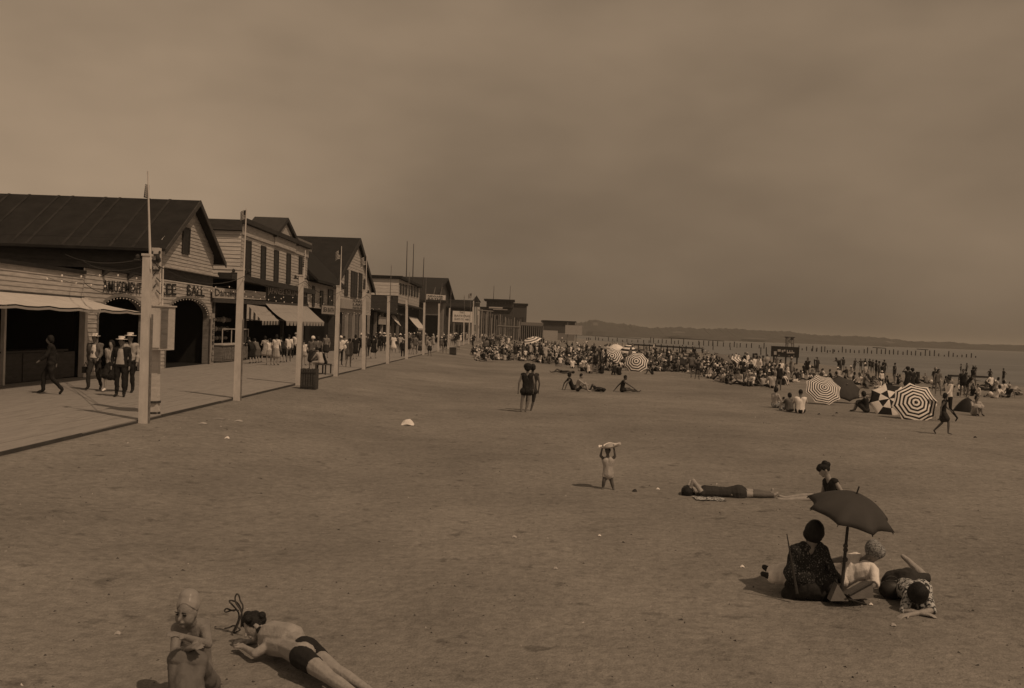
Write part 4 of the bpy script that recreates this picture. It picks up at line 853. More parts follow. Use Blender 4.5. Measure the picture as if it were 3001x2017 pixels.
def template(pose, hair='short', hat=None, skirt=0, fat=1., vox=.03):
    if pose == 'stand': pose = ('stand', 'stand2', 'shade', 'stand2')[_rt.randrange(4)]
    k_ = (pose, hair, hat, skirt, fat, vox)
    if k_ not in TPL:
        J = POSE[pose]; fg = body(J, 1., hair, hat, skirt, False, fat, J.get('face', (0, 1, -.15)), J.get('hup'))
        me, lab = fg.mesh(vox, 2); me.name = 'person'; me.materials.clear()
        for i in range(10): me.materials.append(skinA)
        me.polygons.foreach_set('material_index', lab.tolist()); TPL[k_] = me
    return TPL[k_]
def outfit(kind, skin, a, b_=None, hair=hairD, hat=c_straw, shoe=c_blk):
    b_ = b_ or a
    m_ = [skin] * 10; m_[HR] = hair; m_[HT] = hat
    if kind == 'swim': m_[TO] = a; m_[HI] = b_
    elif kind == 'trunks': m_[HI] = b_
    elif kind == 'dress': m_[TO] = a; m_[HI] = b_; m_[TH] = b_; m_[UA] = a; m_[FT] = shoe
    elif kind == 'shirt': m_[TO] = a; m_[UA] = a; m_[FA] = a; m_[HI] = m_[TH] = m_[CA] = b_; m_[FT] = shoe
    elif kind == 'suit': m_ = [a] * 10; m_[SK] = skin; m_[HR] = hair; m_[HT] = hat; m_[FT] = shoe
    return m_
PEOPLE = []
def person(p, heading, pose, of, label, hair='short', hat=None, skirt=0, sc=1., fat=1., group=None, vox=.03, auto=None):
    me = template(pose, hair, hat, skirt, fat, vox); o = bpy.data.objects.new('person', me); link(o)
    o.location = p; o.rotation_euler = (0, 0, heading); o.scale = (sc, sc, sc)
    for i in range(10): o.material_slots[i].link = 'OBJECT'; o.material_slots[i].material = of[i]
    props(o, label, 'person', group); PEOPLE.append((o, auto)); return o
TOC, AWAY, RGT, LFT = math.pi, 0., -math.pi / 2, math.pi / 2     # facing the camera, away, right, left
BW = 'people strolling on the boardwalk'
def bwp(px, py): p = onZ(px, py, .0); return V((p.x, p.y, .0))
def on(px, py): 
    p = bwp(px, py)
    return p if p.x < EDGE - .1 else G(px, py)
# near strollers: jacket as child
def stroller(px, py, heading, pose, J=None, garments=(), label='', hair='short', hat=None, skirt=0, skin=skinB, hairm=hairD, sc=1., fat=1., vox=.018, p=None, detail=True, fingers=False, group=None, smooth=3, fig=None, world=False, hatm=c_straw, foot=None):
    """figure with clothes as separate children"""
    if fig is None:
        J = J or POSE[pose]; fig = body(J, 1., hair, None if hat == 'boater' else hat, skirt, detail, fat, J.get('face', (0, 1, -.1)), J.get('hup'), fingers)
    me, lab = fig.mesh(vox, smooth)
    loc = p if p is not None else on(px, py)
    o = bpy.data.objects.new('person', me); me.name = 'person'; link(o)
    if world:
        n_ = len(me.vertices); co = np.empty(n_ * 3); me.vertices.foreach_get('co', co); co = co.reshape(-1, 3) - np.array(loc); me.vertices.foreach_set('co', co.ravel()); me.update()
    o.location = loc; o.rotation_euler = (0, 0, heading if not world else 0); o.scale = (sc, sc, sc)
    me.materials.clear(); me.materials.append(skin)
    props(o, label, 'person', group)
    nv = len(me.vertices); co = np.empty(nv * 3); me.vertices.foreach_get('co', co); co = co.reshape(-1, 3); no = np.array([v.normal[:] for v in me.vertices])
    polys = [tuple(pl.vertices) for pl in me.polygons]
    if hat == 'boater':
        Hc = V((J or POSE[pose])['H']) + V((0, 0, .085)); mbh = M(); n_h = 24; prof_ = [(0, .082), (.085, .08), (.09, .074), (.09, .024), (.091, .02), (.092, 0), (.165, -.004), (.168, -.012), (.092, -.012), (.085, -.02)]
        for rr_, zz in prof_:
            for i in range(n_h): a = 2 * math.pi * i / n_h; mbh.v.append(Hc + V((rr_ * math.cos(a), rr_ * 1.08 * math.sin(a), zz)))
        for k_ in range(len(prof_) - 1):
            for i in range(n_h): a, b_ = k_ * n_h + i, k_ * n_h + (i + 1) % n_h; mbh.f.append((a, b_, b_ + n_h, a + n_h)[::-1]); mbh.m.append(0 if k_ != 4 and k_ != 3 else (1 if k_ == 3 and False else 0))
        me_h = bpy.data.meshes.new('straw_hat'); me_h.from_pydata([tuple(v) for v in mbh.v], [], mbh.f); me_h.materials.append(c_straw); ho = bpy.data.objects.new('straw_hat', me_h); link(ho); ho.parent = o
        bb_ = M().bar(Hc + V((0, 0, .0)), Hc + V((0, 0, .026)), .094, 24, .093); me_b = bpy.data.meshes.new('hat_band'); me_b.from_pydata([tuple(v) for v in bb_.v], [], bb_.f); me_b.materials.append(c_blk); hb2 = bpy.data.objects.new('hat_band', me_b); link(hb2); hb2.parent = ho
    gl = list(garments) + [('hair', (HR,), hairm, .004)]
    if any(pp[5] == HT for pp in fig.p): gl.append(('hat', (HT,), hatm, .004))
    gmap = {}
    for gi, (nm, labs, mt, off) in enumerate(gl):
        sel = [pl for pl, l_ in zip(polys, lab) if l_ in labs]
        if not sel: continue
        used = sorted({v for pl in sel for v in pl}); ix = {v: i for i, v in enumerate(used)}
        fold = np.array([1 + 1.1 * noise.noise(V(co[v] * 9 + gi * 5)) + .7 * noise.noise(V((co[v][0] * 26, co[v][1] * 26, co[v][2] * 8))) for v in used])
        outv = co[used] + no[used] * (off * fold)[:, None]; inv = co[used] - no[used] * .006
        vs_ = [tuple(v) for v in outv] + [tuple(v) for v in inv]; k_ = len(used)
        fs = [tuple(ix[v] for v in pl) for pl in sel]
        ed = {}
        for f_ in fs:
            for a, b_ in zip(f_, f_[1:] + f_[:1]): ed[(a, b_)] = 1
        rim = [(b_, a, a + k_, b_ + k_) for (a, b_) in ed if (b_, a) not in ed]
        m2 = bpy.data.meshes.new(nm); m2.from_pydata(vs_, [], fs + rim); m2.materials.append(mt); m2.polygons.foreach_set('use_smooth', [True] * len(m2.polygons)); m2.update()
        c_ = bpy.data.objects.new(nm, m2); link(c_); c_.parent = o
    PEOPLE.append((o, None)); return o
JK = (TO, UA, FA)
# --- man with straw hat walking forward
def suit(c1, c2, sh=c_blk): return [('jacket', JK, c1, .02), ('trousers', (HI, TH, CA), c2, .016), ('shoes', (FT,), sh, .008)]
o = stroller(275, 1143, TOC + .05, 'walk', garments=suit(c_gry, c_nvy), label='man in straw boater with open dark jacket over a white shirt, walking forward', hat='boater', sc=1.02, group=BW)
mb = M(); q = o.location; mb.prism([q + V((x * 1.02, -.145 + .05 * abs(x), z)) for x, z in ((-.1, 1.0), (.1, 1.0), (.09, 1.4), (0, 1.44), (-.09, 1.4))], (0, .03, 0)); s_ = M(); s_.add([v for v in mb.v], mb.f)
def chest(o, w_=.1, z0=1.0, z1=1.4, mt=c_wh, y=.125):
    mb = M(); n_ = 8; pts = []
    for j_ in range(6):
        z = lerp(z0, z1, j_ / 5)
        for i in range(n_ + 1): u = i / n_ * 2 - 1; pts.append((u * w_ * (1 - .45 * j_ / 5), y + .012 - .03 * u * u + (.0 if j_ < 5 else -.02), z))
    f = [(j_ * 9 + i, j_ * 9 + i + 1, (j_ + 1) * 9 + i + 1, (j_ + 1) * 9 + i) for j_ in range(5) for i in range(8)]
    me = bpy.data.meshes.new('shirt_front'); me.from_pydata(pts, [], f); me.materials.append(mt); c_ = bpy.data.objects.new('shirt_front', me); link(c_); c_.parent = o
chest(o)
bg_ = thing('handbag', 'small dark bag carried by the straw hatted man', 'bag', o.location + V((-.28, -.1, .62)))
p = o.location + V((-.3, .05, .62)); M().box(p + V((0, 0, .0)), (.2, .1, .2)).build('bag_body', c_blk, bg_); M().bar(p + V((-.06, 0, .1)), p + V((0, 0, .24)), .01, 5).build('handle', c_blk, bg_); M().bar(p + V((.06, 0, .1)), p + V((0, 0, .24)), .01, 5).build('handle', c_blk, bg_)
stroller(148, 1155, LFT + .4, 'walk', garments=suit(c_blk, c_blk), label='person in dark clothes at the far left edge of the boardwalk', hat=None, hair='bob', sc=1.0, group=BW)
stroller(325, 1148, TOC - .1, 'walk', garments=[('blouse', (TO, UA), c_lt, .014), ('skirt', (HI, TH), c_blk, .014), ('shoes', (FT,), c_wh, .006)], label='bobbed woman in pale blouse, dark skirt and white shoes beside the boater men', hair='bob', skirt=.9, sc=.93, skin=skinA, group=BW)
o = stroller(352, 1163, TOC + .12, 'stand', garments=suit(c_blk, c_blk), label='front man of the boater pair, dark suit with a coat over his arm', hat='boater', sc=1.0, group=BW); chest(o, .12, .95, 1.4, c_lt)
o = stroller(378, 1150, TOC - .1, 'stand', garments=suit(c_lt, c_blk), label='man in boater half hidden behind the dark suited man', hat='boater', sc=1.05, group=BW)

rs = random.Random(11)
# stall group and strollers on the boardwalk : (px,py,heading,pose,outfit,label,hair,hat,skirt,scale)
WS = outfit('shirt', skinB, c_wh, c_blk); sw = outfit('swim', skinB, c_blk); swg = outfit('swim', skinB, c_gry); dk = outfit('dress', skinA, c_blk); wd = outfit('dress', skinA, c_wh, c_lt); gd = outfit('dress', skinA, c_gry); su = outfit('suit', skinB, c_blk); ld = outfit('dress', skinA, c_lt)
bl = [
 (735, 1066, .9, 'lean', dk, 'stooping person in long dark coat at the prize counter', 'bob', None, 1, .95),
 (752, 1064, .9, 'lean', gd, 'person in dark coat leaning over the stall beside the coated one', 'bob', None, .9, .9),
 (776, 1063, .3, 'stand', ld, 'girl in pale smock watching the stall from behind', 'bob', None, .8, .9),
 (789, 1070, .2, 'stand', wd, 'child in white romper standing before the awning', 'bob', None, .5, .85),
 (808, 1071, -.2, 'stand', wd, 'woman in long white dress with back turned at the stall', 'bob', None, .9, .98),
 (826, 1063, .6, 'lean', dk, 'dark figure just inside the stall awning', 'short', None, 0, .95),
 (845, 1062, .3, 'walk', outfit('shirt', skinB, c_wh, c_gry), 'boy in white shirt and knickers with one white shoe', 'short', None, 0, .97),
 (866, 1050, .1, 'stand', WS, 'man in white shirt and white cap under the wide awning', 'short', 'cloche', 0, 1.),
 (889, 1072, -.3, 'stand', wd, 'child in white suit just right of the third flagpole', 'short', None, .4, .82),
 (914, 1083, TOC, 'stand', outfit('dress', skinA, c_gry, c_nvy, hat=c_wh), 'tall grey dressed woman in white hat behind the bench', 'bob', 'cloche', 1, 1.),
 (930, 1070, .4, 'stand', gd, 'grey clad woman behind the bench next to the white hat', 'bob', None, .8, .95),
 (955, 1050, TOC, 'stand', outfit('dress', skinA, c_mid, c_nvy), 'broad woman in mid grey at the stall corner', 'bob', None, .9, .97),
 (996, 1072, -.1, 'stand', WS, 'man in white shirt and dark trousers right of the fourth flagpole', 'short', 'cloche', 0, 1.),
 (1008, 1058, .3, 'stand', outfit('shirt', skinB, c_wh, c_gry), 'white shirted man farther behind the fourth flagpole', 'short', None, 0, .95),
 (1022, 1076, .0, 'stand', swg, 'bather in grey suit walking away with bare legs', 'short', None, .3, .93),
 (1040, 1054, .2, 'stand', dk, 'dark coated pair member left of the fifth flagpole', 'bob', None, .9, 1.),
 (1058, 1046, 0, 'stand', su, 'man in dark suit left of the fifth flagpole', 'short', 'boater', 0, 1.),
 (1077, 1046, .3, 'walk', su, 'man in dark suit right of the fifth flagpole', 'short', None, 0, 1.02),
 (1094, 1052, 0, 'walk', dk, 'woman in knee length dark coat and pale hat', 'bob', 'cloche', .8, .98),
 (1112, 1030, 0, 'stand', su, 'tall dark suited man left of the sixth flagpole', 'short', 'boater', 0, 1.02),
 (1124, 1030, .3, 'stand', su, 'dark suited man in boater beside the sixth flagpole', 'short', 'boater', 0, 1.),
 (1160, 1018, TOC, 'stand', wd, 'small child in white facing the camera', 'bob', None, .8, .7),
 (1180, 1056, 0, 'stand', su, 'man in dark suit just left of the seventh flagpole', 'short', 'cloche', 0, 1.),
 (1172, 1035, .2, 'walk', outfit('shirt', skinB, c_lt, c_gry), 'light capped man behind the seventh flagpole', 'short', 'boater', 0, 1.),
 (1216, 1040, .1, 'walk', swg, 'striding bather in grey knit suit', 'short', None, 0, 1.),
 (1230, 1042, .1, 'walk', outfit('dress', skinA, c_gry, c_nvy), 'companion of the striding grey bather', 'bob', None, .7, .95),
 (1258, 1044, TOC, 'stand', outfit('dress', skinB, c_lt, c_nvy, hat=c_lt), 'stout woman in pale top and dark skirt near the eighth flagpole', 'bob', 'cloche', .6, .95),
 (1293, 1034, 0, 'walk', swg, 'bather walking away right of the ninth flagpole', 'short', 'cloche', 0, .95),
 (1304, 1036, 0, 'stand', sw, 'dark bather near the tenth flagpole', 'short', None, 0, .95),
 (1334, 1014, 0, 'akimbo', su, 'dark suited man with legs apart beyond the far bin', 'short', 'boater', 0, 1.05),
 (1344, 1026, TOC, 'stand', ld, 'child in light dress right of the far bin', 'bob', None, .8, .85),
]
for (px, py, hd, ps, of, lb, hr, ht, sk, sc) in bl:
    of = list(of)
    if ht == 'cloche': of[HT] = rs.choice([c_wh, c_lt])
    person(on(px, py), hd + rs.uniform(-.15, .15), ps, of, lb, hr, ht, sk, sc, group=BW, vox=.025)
# bench with seated people
bn = thing('slatted_bench', 'dark bench on the boardwalk between the third and fourth flagpoles', 'bench', bwp(950, 1096))
q = bwp(950, 1096)
for i in range(4): M().box(q + V((-.2 + i * .12, 0, .45)), (.1, 1.5, .03)).build('seat_slat', m_brown, bn)
for sy in (-.65, .65):
    for sx in (-.2, .18): M().box(q + V((sx, sy, .22)), (.06, .06, .44)).build('leg', m_trim, bn)
POSE['chair'] = Jd((0, 0, .56), (0, .1, .86), (0, .2, 1.02), (0, .3, 1.14), sym(.18, .17, .97), sym(.22, .32, .76), sym(.12, .48, .66), sym(.1, .03, .56), sym(.13, .42, .54), sym(.14, .4, .09), sym(.15, .54, .04))
person(q + V((-.05, -.4, 0)), 1.2, 'chair', outfit('shirt', skinB, c_lt, c_lt), 'person in pale clothes bending forward on the bench', 'short', None, 0, 1., group='people seated on the bench', vox=.025)
person(q + V((-.05, .4, 0)), 1.5, 'chair', outfit('dress', skinA, c_blk, c_nvy), 'dark clothed person on the far side of the bench', 'bob', None, .8, .95, group='people seated on the bench', vox=.025)

# ------------------------------------------------------------------ umbrellas
u_dk = mat('umbrella_dark_canvas', .022, .7, .12, 5); u_br = mat('umbrella_brown_canvas', .055, .75, .12, 5); u_wh = mat('umbrella_white_canvas', .86, .8, .16, 3); u_gr = mat('umbrella_grey_canvas', .16, .8, .1, 5)
def umbrella(cpx, d, r, axis, label, pattern='stripe', rings=10, pole=1.9, sag=.32, name='beach_umbrella', n=8, cols=(u_dk, u_wh), scallop=.06, group='beach umbrellas', spin=0, near=False):
    c = onY(cpx[0], cpx[1], d); ax = V(axis).normalized(); x = ax.cross(V((0, 0, 1)) if abs(ax.z) < .98 else V((0, 1, 0))).normalized(); y = ax.cross(x)
    foot = c - ax * (pole * .9)
    gnd = gzn(foot.x, foot.y)
    t0 = (c.z - gnd) / max(.12, ax.z); L = min(pole, t0) if ax.z > .12 else pole; foot = c - ax * L
    t_ = thing(name, label, 'umbrella', foot, group)
    if pattern == 'stripe': rings = (rings + 1) // 2 * 4
    mb = M(); sub = 5 if near else 3; nseg = n * sub; H_ = r * sag
    for k_ in range(rings + 1):
        u = k_ / rings
        for i in range(nseg):
            a = 2 * math.pi * (i / nseg) + spin; f_ = (i % sub) / sub
            chord = math.cos(math.pi / n) / math.cos(2 * math.pi / n * (f_ - .5)) if (i % sub) else 1
            rr = r * u * (1 + .012 * math.sin(a * 5 + k_ * .4 + r * 40)) * (1 - (1 - chord) * (.6 + .4 * u)); dip = -H_ * (u ** 1.7) + H_ * .0
            rim = scallop * r * math.sin(math.pi * f_) * u ** 6
            mb.v.append(c + (x * math.cos(a) + y * math.sin(a)) * (rr - rim) + ax * (dip + H_ * .5))
    for k_ in range(rings):
        for i in range(nseg):
            a, b_ = k_ * nseg + i, k_ * nseg + (i + 1) % nseg; mb.f.append((a, b_, b_ + nseg, a + nseg))
            seg = i // sub
            if pattern == 'stripe': mi = 1 if (k_ % 4) > 1 else 0
            elif pattern == 'gore': mi = seg % 2
            elif pattern == 'check': mi = (seg + (k_ * 2 // rings)) % 2
            else: mi = 0
            mb.m.append(mi)
    cn = mb.build('canopy', list(cols), t_, smooth=True)
    sd = cn.modifiers.new('thickness', 'SOLIDIFY'); sd.thickness = .008
    M().bar(foot - ax * .15, c + ax * (H_ * .5 + .09), .018 if r > .6 else .009, 8).build('pole', m_wood if not near else m_trim, t_)
    for i in range(n):
        a = 2 * math.pi * i / n + spin; dr = x * math.cos(a) + y * math.sin(a); rb = M(); pv_ = None
        for k_ in range(6):
            u0_, u1_ = k_ / 6, (k_ + 1) / 6; rb.bar(c + dr * r * u0_ + ax * (-H_ * u0_ ** 1.7 + H_ * .5 - .016), c + dr * r * u1_ + ax * (-H_ * u1_ ** 1.7 + H_ * .5 - .016), .006, 4)
        rb.build('rib', m_trim, t_)
    return t_
umbrella((1794, 1045), 88, .98, (-.1, -.82, .5), 'concentric striped umbrella, left one of the close pair', rings=9, pole=1.5)
umbrella((1865, 1061), 78, .97, (-.14, -.85, .5), 'concentric striped umbrella, right one of the close pair', rings=10, pole=1.3, spin=.3)
umbrella((1806, 1016), 110, 1.0, (0, -.2, 1), 'plain pale umbrella standing behind the left striped one', 'plain', 6, cols=(u_wh, u_wh), pole=1.8, sag=.5)
umbrella((1842, 1022), 100, 1.0, (0, -.1, 1), 'pointed umbrella with pale top and dark edge bands behind the striped pair', 'stripe', 6, cols=(u_dk, u_wh), pole=1.8, sag=.8)
umbrella((1556, 994), 125, 1.35, (-.3, -.25, 1), 'wide pale tilted umbrella at the left end of the crowd', 'stripe', 5, cols=(u_gr, u_wh), pole=1.8, sag=.35)
umbrella((1645, 1075), 82, .62, (.05, -.6, .8), 'small thin grey parasol lying low on the sand', 'plain', 6, cols=(u_gr, u_gr), pole=.5, sag=.5)
umbrella((1993, 1056), 85, .85, (.1, -.2, 1), 'dark domed umbrella in the middle of the crowd', 'plain', 6, cols=(u_dk, u_dk), pole=1.2, sag=.6)
umbrella((2184, 1062), 80, 1.25, (.42, -.28, .9), 'pale striped umbrella tilted right over the crowd', 'stripe', 9, cols=(u_gr, u_wh), pole=1.7, sag=.3)
umbrella((2124, 1048), 84, .95, (.45, -.1, .9), 'grey umbrella edge behind the tilted striped one', 'plain', 6, cols=(u_gr, u_gr), pole=1.6, sag=.35)
umbrella((2414, 1139), 45, .84, (.0, -.8, .62), 'concentric striped umbrella beside the dark one at right', rings=15, pole=.9, sag=.28, spin=.2)
umbrella((2478, 1134), 47, .80, (.12, -.72, .7), 'plain dark umbrella just right of the striped one', 'plain', 6, cols=(u_br, u_br), pole=.9, sag=.35)
umbrella((2606, 1172), 40.5, .82, (-.3, -.85, .5), 'chequered dark and white umbrella mostly behind the big striped one', 'check', 6, cols=(u_dk, u_wh), pole=.9, sag=.25, spin=.2)
umbrella((2683, 1182), 38.3, .885, (-.12, -.9, .42), 'biggest concentric striped umbrella at the right', rings=11, pole=.9, sag=.22, spin=.15)
umbrella((2834, 1190), 45, .62, (0, -.2, 1), 'small dark cone shaped umbrella at the right edge', 'plain', 5, cols=(u_dk, u_dk), pole=.7, sag=1.2)
# foreground parasol
umbrella((2500, 1478), 10.55, .475, (.19, -.24, .95), 'dark brown hand parasol propped over the seated group', 'plain', 8, cols=(u_br, u_br), pole=.04, sag=.5, name='parasol', near=True, scallop=.12, spin=.35, group='parasols')
pa_ = thing('parasol_prop', 'dark wooden stake with tied cord holding up the parasol', 'stake', onY(2462, 1765, 10.45))
M().bar(onY(2462, 1775, 10.45), onY(2484, 1545, 10.5), .02, 8, .016).build('stake', m_trim, pa_)
M().bar(onY(2484, 1548, 10.5), onY(2500, 1450, 10.55), .008, 6).build('shaft', m_trim, pa_)
for y in (1600, 1612, 1640): M().sph(onY(2478, y, 10.47), .027, n=8, k=6).build('knot', m_brown, pa_)

# ------------------------------------------------------------------ foreground figures, joints measured in the photograph
def U(px, py, d): return onY(px, py, d)
D1 = 10.6
# woman seated with her back to us
J = Jd(U(2368, 1722, D1), U(2366, 1660, D1 - .02), U(2378, 1594, D1), U(2386, 1560, D1 + .02), [U(2330, 1612, D1), U(2410, 1612, D1 + .03)], [U(2312, 1680, D1 - .02), U(2438, 1676, D1 - .02)], [U(2318, 1722, D1 + .1), U(2462, 1700, D1 + .15)],
       [U(2345, 1728, D1), U(2400, 1730, D1)], [U(2325, 1712, D1 + .42), U(2440, 1716, D1 + .4)], [U(2330, 1722, D1 + .75), U(2450, 1728, D1 + .72)], [U(2330, 1722, D1 + .85), U(2455, 1728, D1 + .85)], hn=V((0, 0, 1)))
fg = body(J, 1., 'bob', None, .4, True, 1.02, V((.35, .9, -.25)), None, True)
fg.c(U(2352, 1606, D1), U(2400, 1604, D1 + .02), .06, .055, TO); fg.c(U(2378, 1590, D1), U(2384, 1570, D1), .06, .06, SK); fg.e(U(2387, 1562, D1), (.105, .1, .085), (V((1, 0, 0)), V((0, 1, 0)), V((0, 0, 1))), HR); fg.c(U(2316, 1742, D1 + .05), U(2440, 1744, D1 + .02), .085, .08, HI); fg.c(U(2335, 1680, D1), U(2420, 1700, D1 + .05), .13, .12, TO); fg.c(U(2425, 1715, D1 - .05), U(2452, 1748, D1 - .08), .06, .05, HI)
stroller(0, 0, 0, '', fig=fg, world=True, p=G(2370, 1752), vox=.0085, smooth=6, skin=skinB, garments=[('speckled_shawl', (TO, UA, FA), c_blkspark, .01), ('black_skirt', (HI, TH, CA), c_blk, .01)],
         label='dark haired woman in speckled black dress seated with her back turned beside the parasol')
# reclining woman in white with patterned cap
J = Jd(U(2468, 1690, 10.95), U(2505, 1665, 10.9), U(2538, 1643, 10.85), U(2560, 1620, 10.8), [U(2508, 1634, 10.98), U(2560, 1672, 10.72)], [U(2466, 1640, 10.95), U(2566, 1712, 10.6)], [U(2430, 1645, 10.85), U(2528, 1735, 10.55)],
       [U(2462, 1680, 11.0), U(2464, 1700, 10.85)], [U(2360, 1682, 11.0), U(2362, 1694, 10.85)], [U(2268, 1680, 11.0), U(2262, 1692, 10.85)], [U(2240, 1662, 11.0), U(2236, 1682, 10.85)])
fg = body(J, .95, 'cap', None, 0, True, 1.0, V((-.75, -.35, -.45)), V((.25, -.1, 1)), True)
fg.e(U(2566, 1616, 10.82), (.105, .11, .085), (V((1, 0, 0)), V((0, 1, 0)), V((0, 0, 1))), HT)
fg.c(U(2272, 1676, 10.95), U(2350, 1678, 10.93), .085, .12, HI); fg.c(U(2268, 1690, 10.85), U(2440, 1695, 10.9), .07, .13, HI)
stroller(0, 0, 0, '', fig=fg, world=True, p=G(2420, 1725), vox=.0085, smooth=6, skin=skinB, hatm=c_tweed, garments=[('white_blouse', (TO, UA), c_wh, .01), ('white_skirt', (HI, TH), c_wh, .01), ('dark_stockings', (CA, FT), c_nvy, .004)],
         label='reclining woman in white blouse and patterned cap under the parasol')
# woman in front of parasol group, prone, floral blouse
J = Jd(U(2640, 1722, 10.85), U(2672, 1728, 10.55), U(2688, 1738, 10.35), U(2690, 1742, 10.2), [U(2664, 1735, 10.4), U(2716, 1752, 10.4)], [U(2650, 1790, 10.2), U(2730, 1790, 10.2)], [U(2700, 1798, 10.1), U(2660, 1803, 10.05)],
       [U(2622, 1722, 10.9), U(2650, 1716, 10.95)], [U(2604, 1738, 11.2), U(2712, 1694, 11.35)], [U(2600, 1735, 11.45), U(2660, 1642, 11.45)], [U(2596, 1736, 11.5), U(2645, 1630, 11.45)])
fg = body(J, .95, 'bob', None, 0, False, 1.0, V((-.3, -.2, -.9)), V((-.1, -.8, .5)), True)
fg.e(U(2690, 1738, 10.2), (.105, .11, .11), (V((1, 0, 0)), V((0, 1, 0)), V((0, 0, 1))), HR)
fg.c(U(2622, 1712, 10.95), U(2660, 1705, 10.85), .14, .14, HI); fg.c(U(2700, 1730, 10.5), U(2715, 1790, 10.3), .11, .07, TO)
stroller(0, 0, 0, '', fig=fg, world=True, p=G(2680, 1800), vox=.0085, smooth=6, skin=skinA, garments=[('floral_blouse', (TO, UA), c_flor, .01), ('dark_skirt', (HI, TH), c_nvy, .012)], label='dark haired woman in floral blouse lying on her front with one leg raised')
# canvas wedge backrests, bag, paper
bg_ = thing('beach_cushion', 'folded brown canvas wedge lying in front of the parasol stake', 'cushion', U(2520, 1760, 10.4))
M().prism([U(2488, 1745, 10.3), U(2558, 1706, 10.45), U(2560, 1752, 10.4), U(2500, 1757, 10.3)], (.02, .3, -.05)).build('canvas', mat('brown_canvas', .13, .9, .15, 8, bump=.3, bscale=40), bg_)
M().bar(U(2488, 1744, 10.28), U(2558, 1706, 10.43), .012, 6).build('frame_rod', m_trim, bg_); M().bar(U(2488, 1757, 10.25), U(2540, 1772, 10.15), .01, 6).build('frame_rod', m_trim, bg_)
bg_ = thing('beach_cushion', 'small upright brown canvas wedge at the foot of the parasol stake', 'cushion', U(2470, 1765, 10.35))
M().prism([U(2434, 1762, 10.3), U(2455, 1712, 10.4), U(2487, 1762, 10.3)], (.0, .12, 0)).build('canvas', MATS['brown_canvas'], bg_)
st = thing('tent_stake', 'thin dark pointed stake standing left of the seated woman', 'stake', U(2336, 1735, 10.45)); M().bar(U(2336, 1740, 10.42), U(2306, 1565, 10.5), .016, 6, .005).build('shaft', m_trim, st)
hb_ = thing('leather_bag', 'open dark leather bag between the two women on the sand', 'bag', U(2625, 1755, 10.9)); 
mb = M(); mb.sph(U(2612, 1728, 10.75), .14, n=14, k=9, sc=(1.0, .7, .75)); mb.build('bag_body', mat('leather', .035, .5, .2, 10), hb_, smooth=True); mb = M()
for i in range(8):
    a0, a1 = math.pi * i / 8, math.pi * (i + 1) / 8; c = U(2612, 1705, 10.7); mb.bar(c + V((-.07 * math.cos(a0), 0, .06 * math.sin(a0))), c + V((-.07 * math.cos(a1), 0, .06 * math.sin(a1))), .008, 5)
mb.build('handle', MATS['leather'], hb_)

# lying woman and her companion
D2 = 17.4
J = Jd(U(2142, 1447, D2), U(2092, 1445, D2), U(2055, 1442, D2), U(2020, 1440, D2), [U(2062, 1436, D2 + .15), U(2058, 1446, D2 - .15)], [U(2024, 1412, D2 + .2), U(2032, 1409, D2 - .1)], [U(2012, 1432, D2 + .12), U(2022, 1434, D2 - .1)],
       [U(2150, 1445, D2 + .09), U(2150, 1448, D2 - .08)], [U(2204, 1442, D2 + .1), U(2204, 1449, D2 - .08)], [U(2262, 1447, D2 + .1), U(2268, 1452, D2 - .08)], [U(2264, 1434, D2 + .1), U(2278, 1446, D2 - .08)], curl=.8)
fg = body(J, .95, 'bob', None, .3, True, 1.05, V((.1, -.2, 1)), V((-1, 0, 0)), True)
fg.c(U(2013, 1443, D2 - .1), U(2014, 1438, D2 + .1), .1, .1, HR)
stroller(0, 0, 0, '', fig=fg, world=True, p=G(2140, 1456), vox=.011, smooth=4, skin=skinA, garments=[('dark_bathing_suit', (TO, HI), c_nvy, .008), ('rolled_stockings', (CA,), c_gry, .004), ('headband', (), c_wh, .01)], label='woman in dark bathing suit lying on her back with one elbow raised')
J = Jd(U(2440, 1462, D2 - .1), U(2438, 1432, D2 - .1), U(2430, 1404, D2 - .1), U(2416, 1378, D2 - .1), [U(2420, 1410, D2 + .05), U(2448, 1412, D2 - .2)], [U(2412, 1440, D2 + .1), U(2466, 1440, D2 - .25)], [U(2400, 1458, D2 + .1), U(2460, 1464, D2 - .3)],
       [U(2436, 1466, D2), U(2438, 1468, D2 - .18)], [U(2372, 1452, D2 + .05), U(2372, 1462, D2 - .18)], [U(2300, 1460, D2 + .05), U(2296, 1466, D2 - .18)], [U(2284, 1454, D2 + .05), U(2280, 1462, D2 - .18)])
fg = body(J, .98, 'short', None, 0, True, .95, V((-.9, -.1, -.45)), V((-.15, 0, 1)), True)
for dx, dz in ((-.07, .06), (-.09, .02), (0, .12), (.05, .1)): fg.e(U(2416, 1378, D2 - .1) + V((dx, 0, dz)), (.05, .06, .05), (V((1, 0, 0)), V((0, 1, 0)), V((0, 0, 1))), HR)
stroller(0, 0, 0, '', fig=fg, world=True, p=G(2430, 1472), vox=.011, smooth=4, skin=skinA, garments=[('dark_bathing_suit', (TO, HI), c_blk, .008)], label='curly haired youth in dark bathing suit seated behind the parasol, looking down')
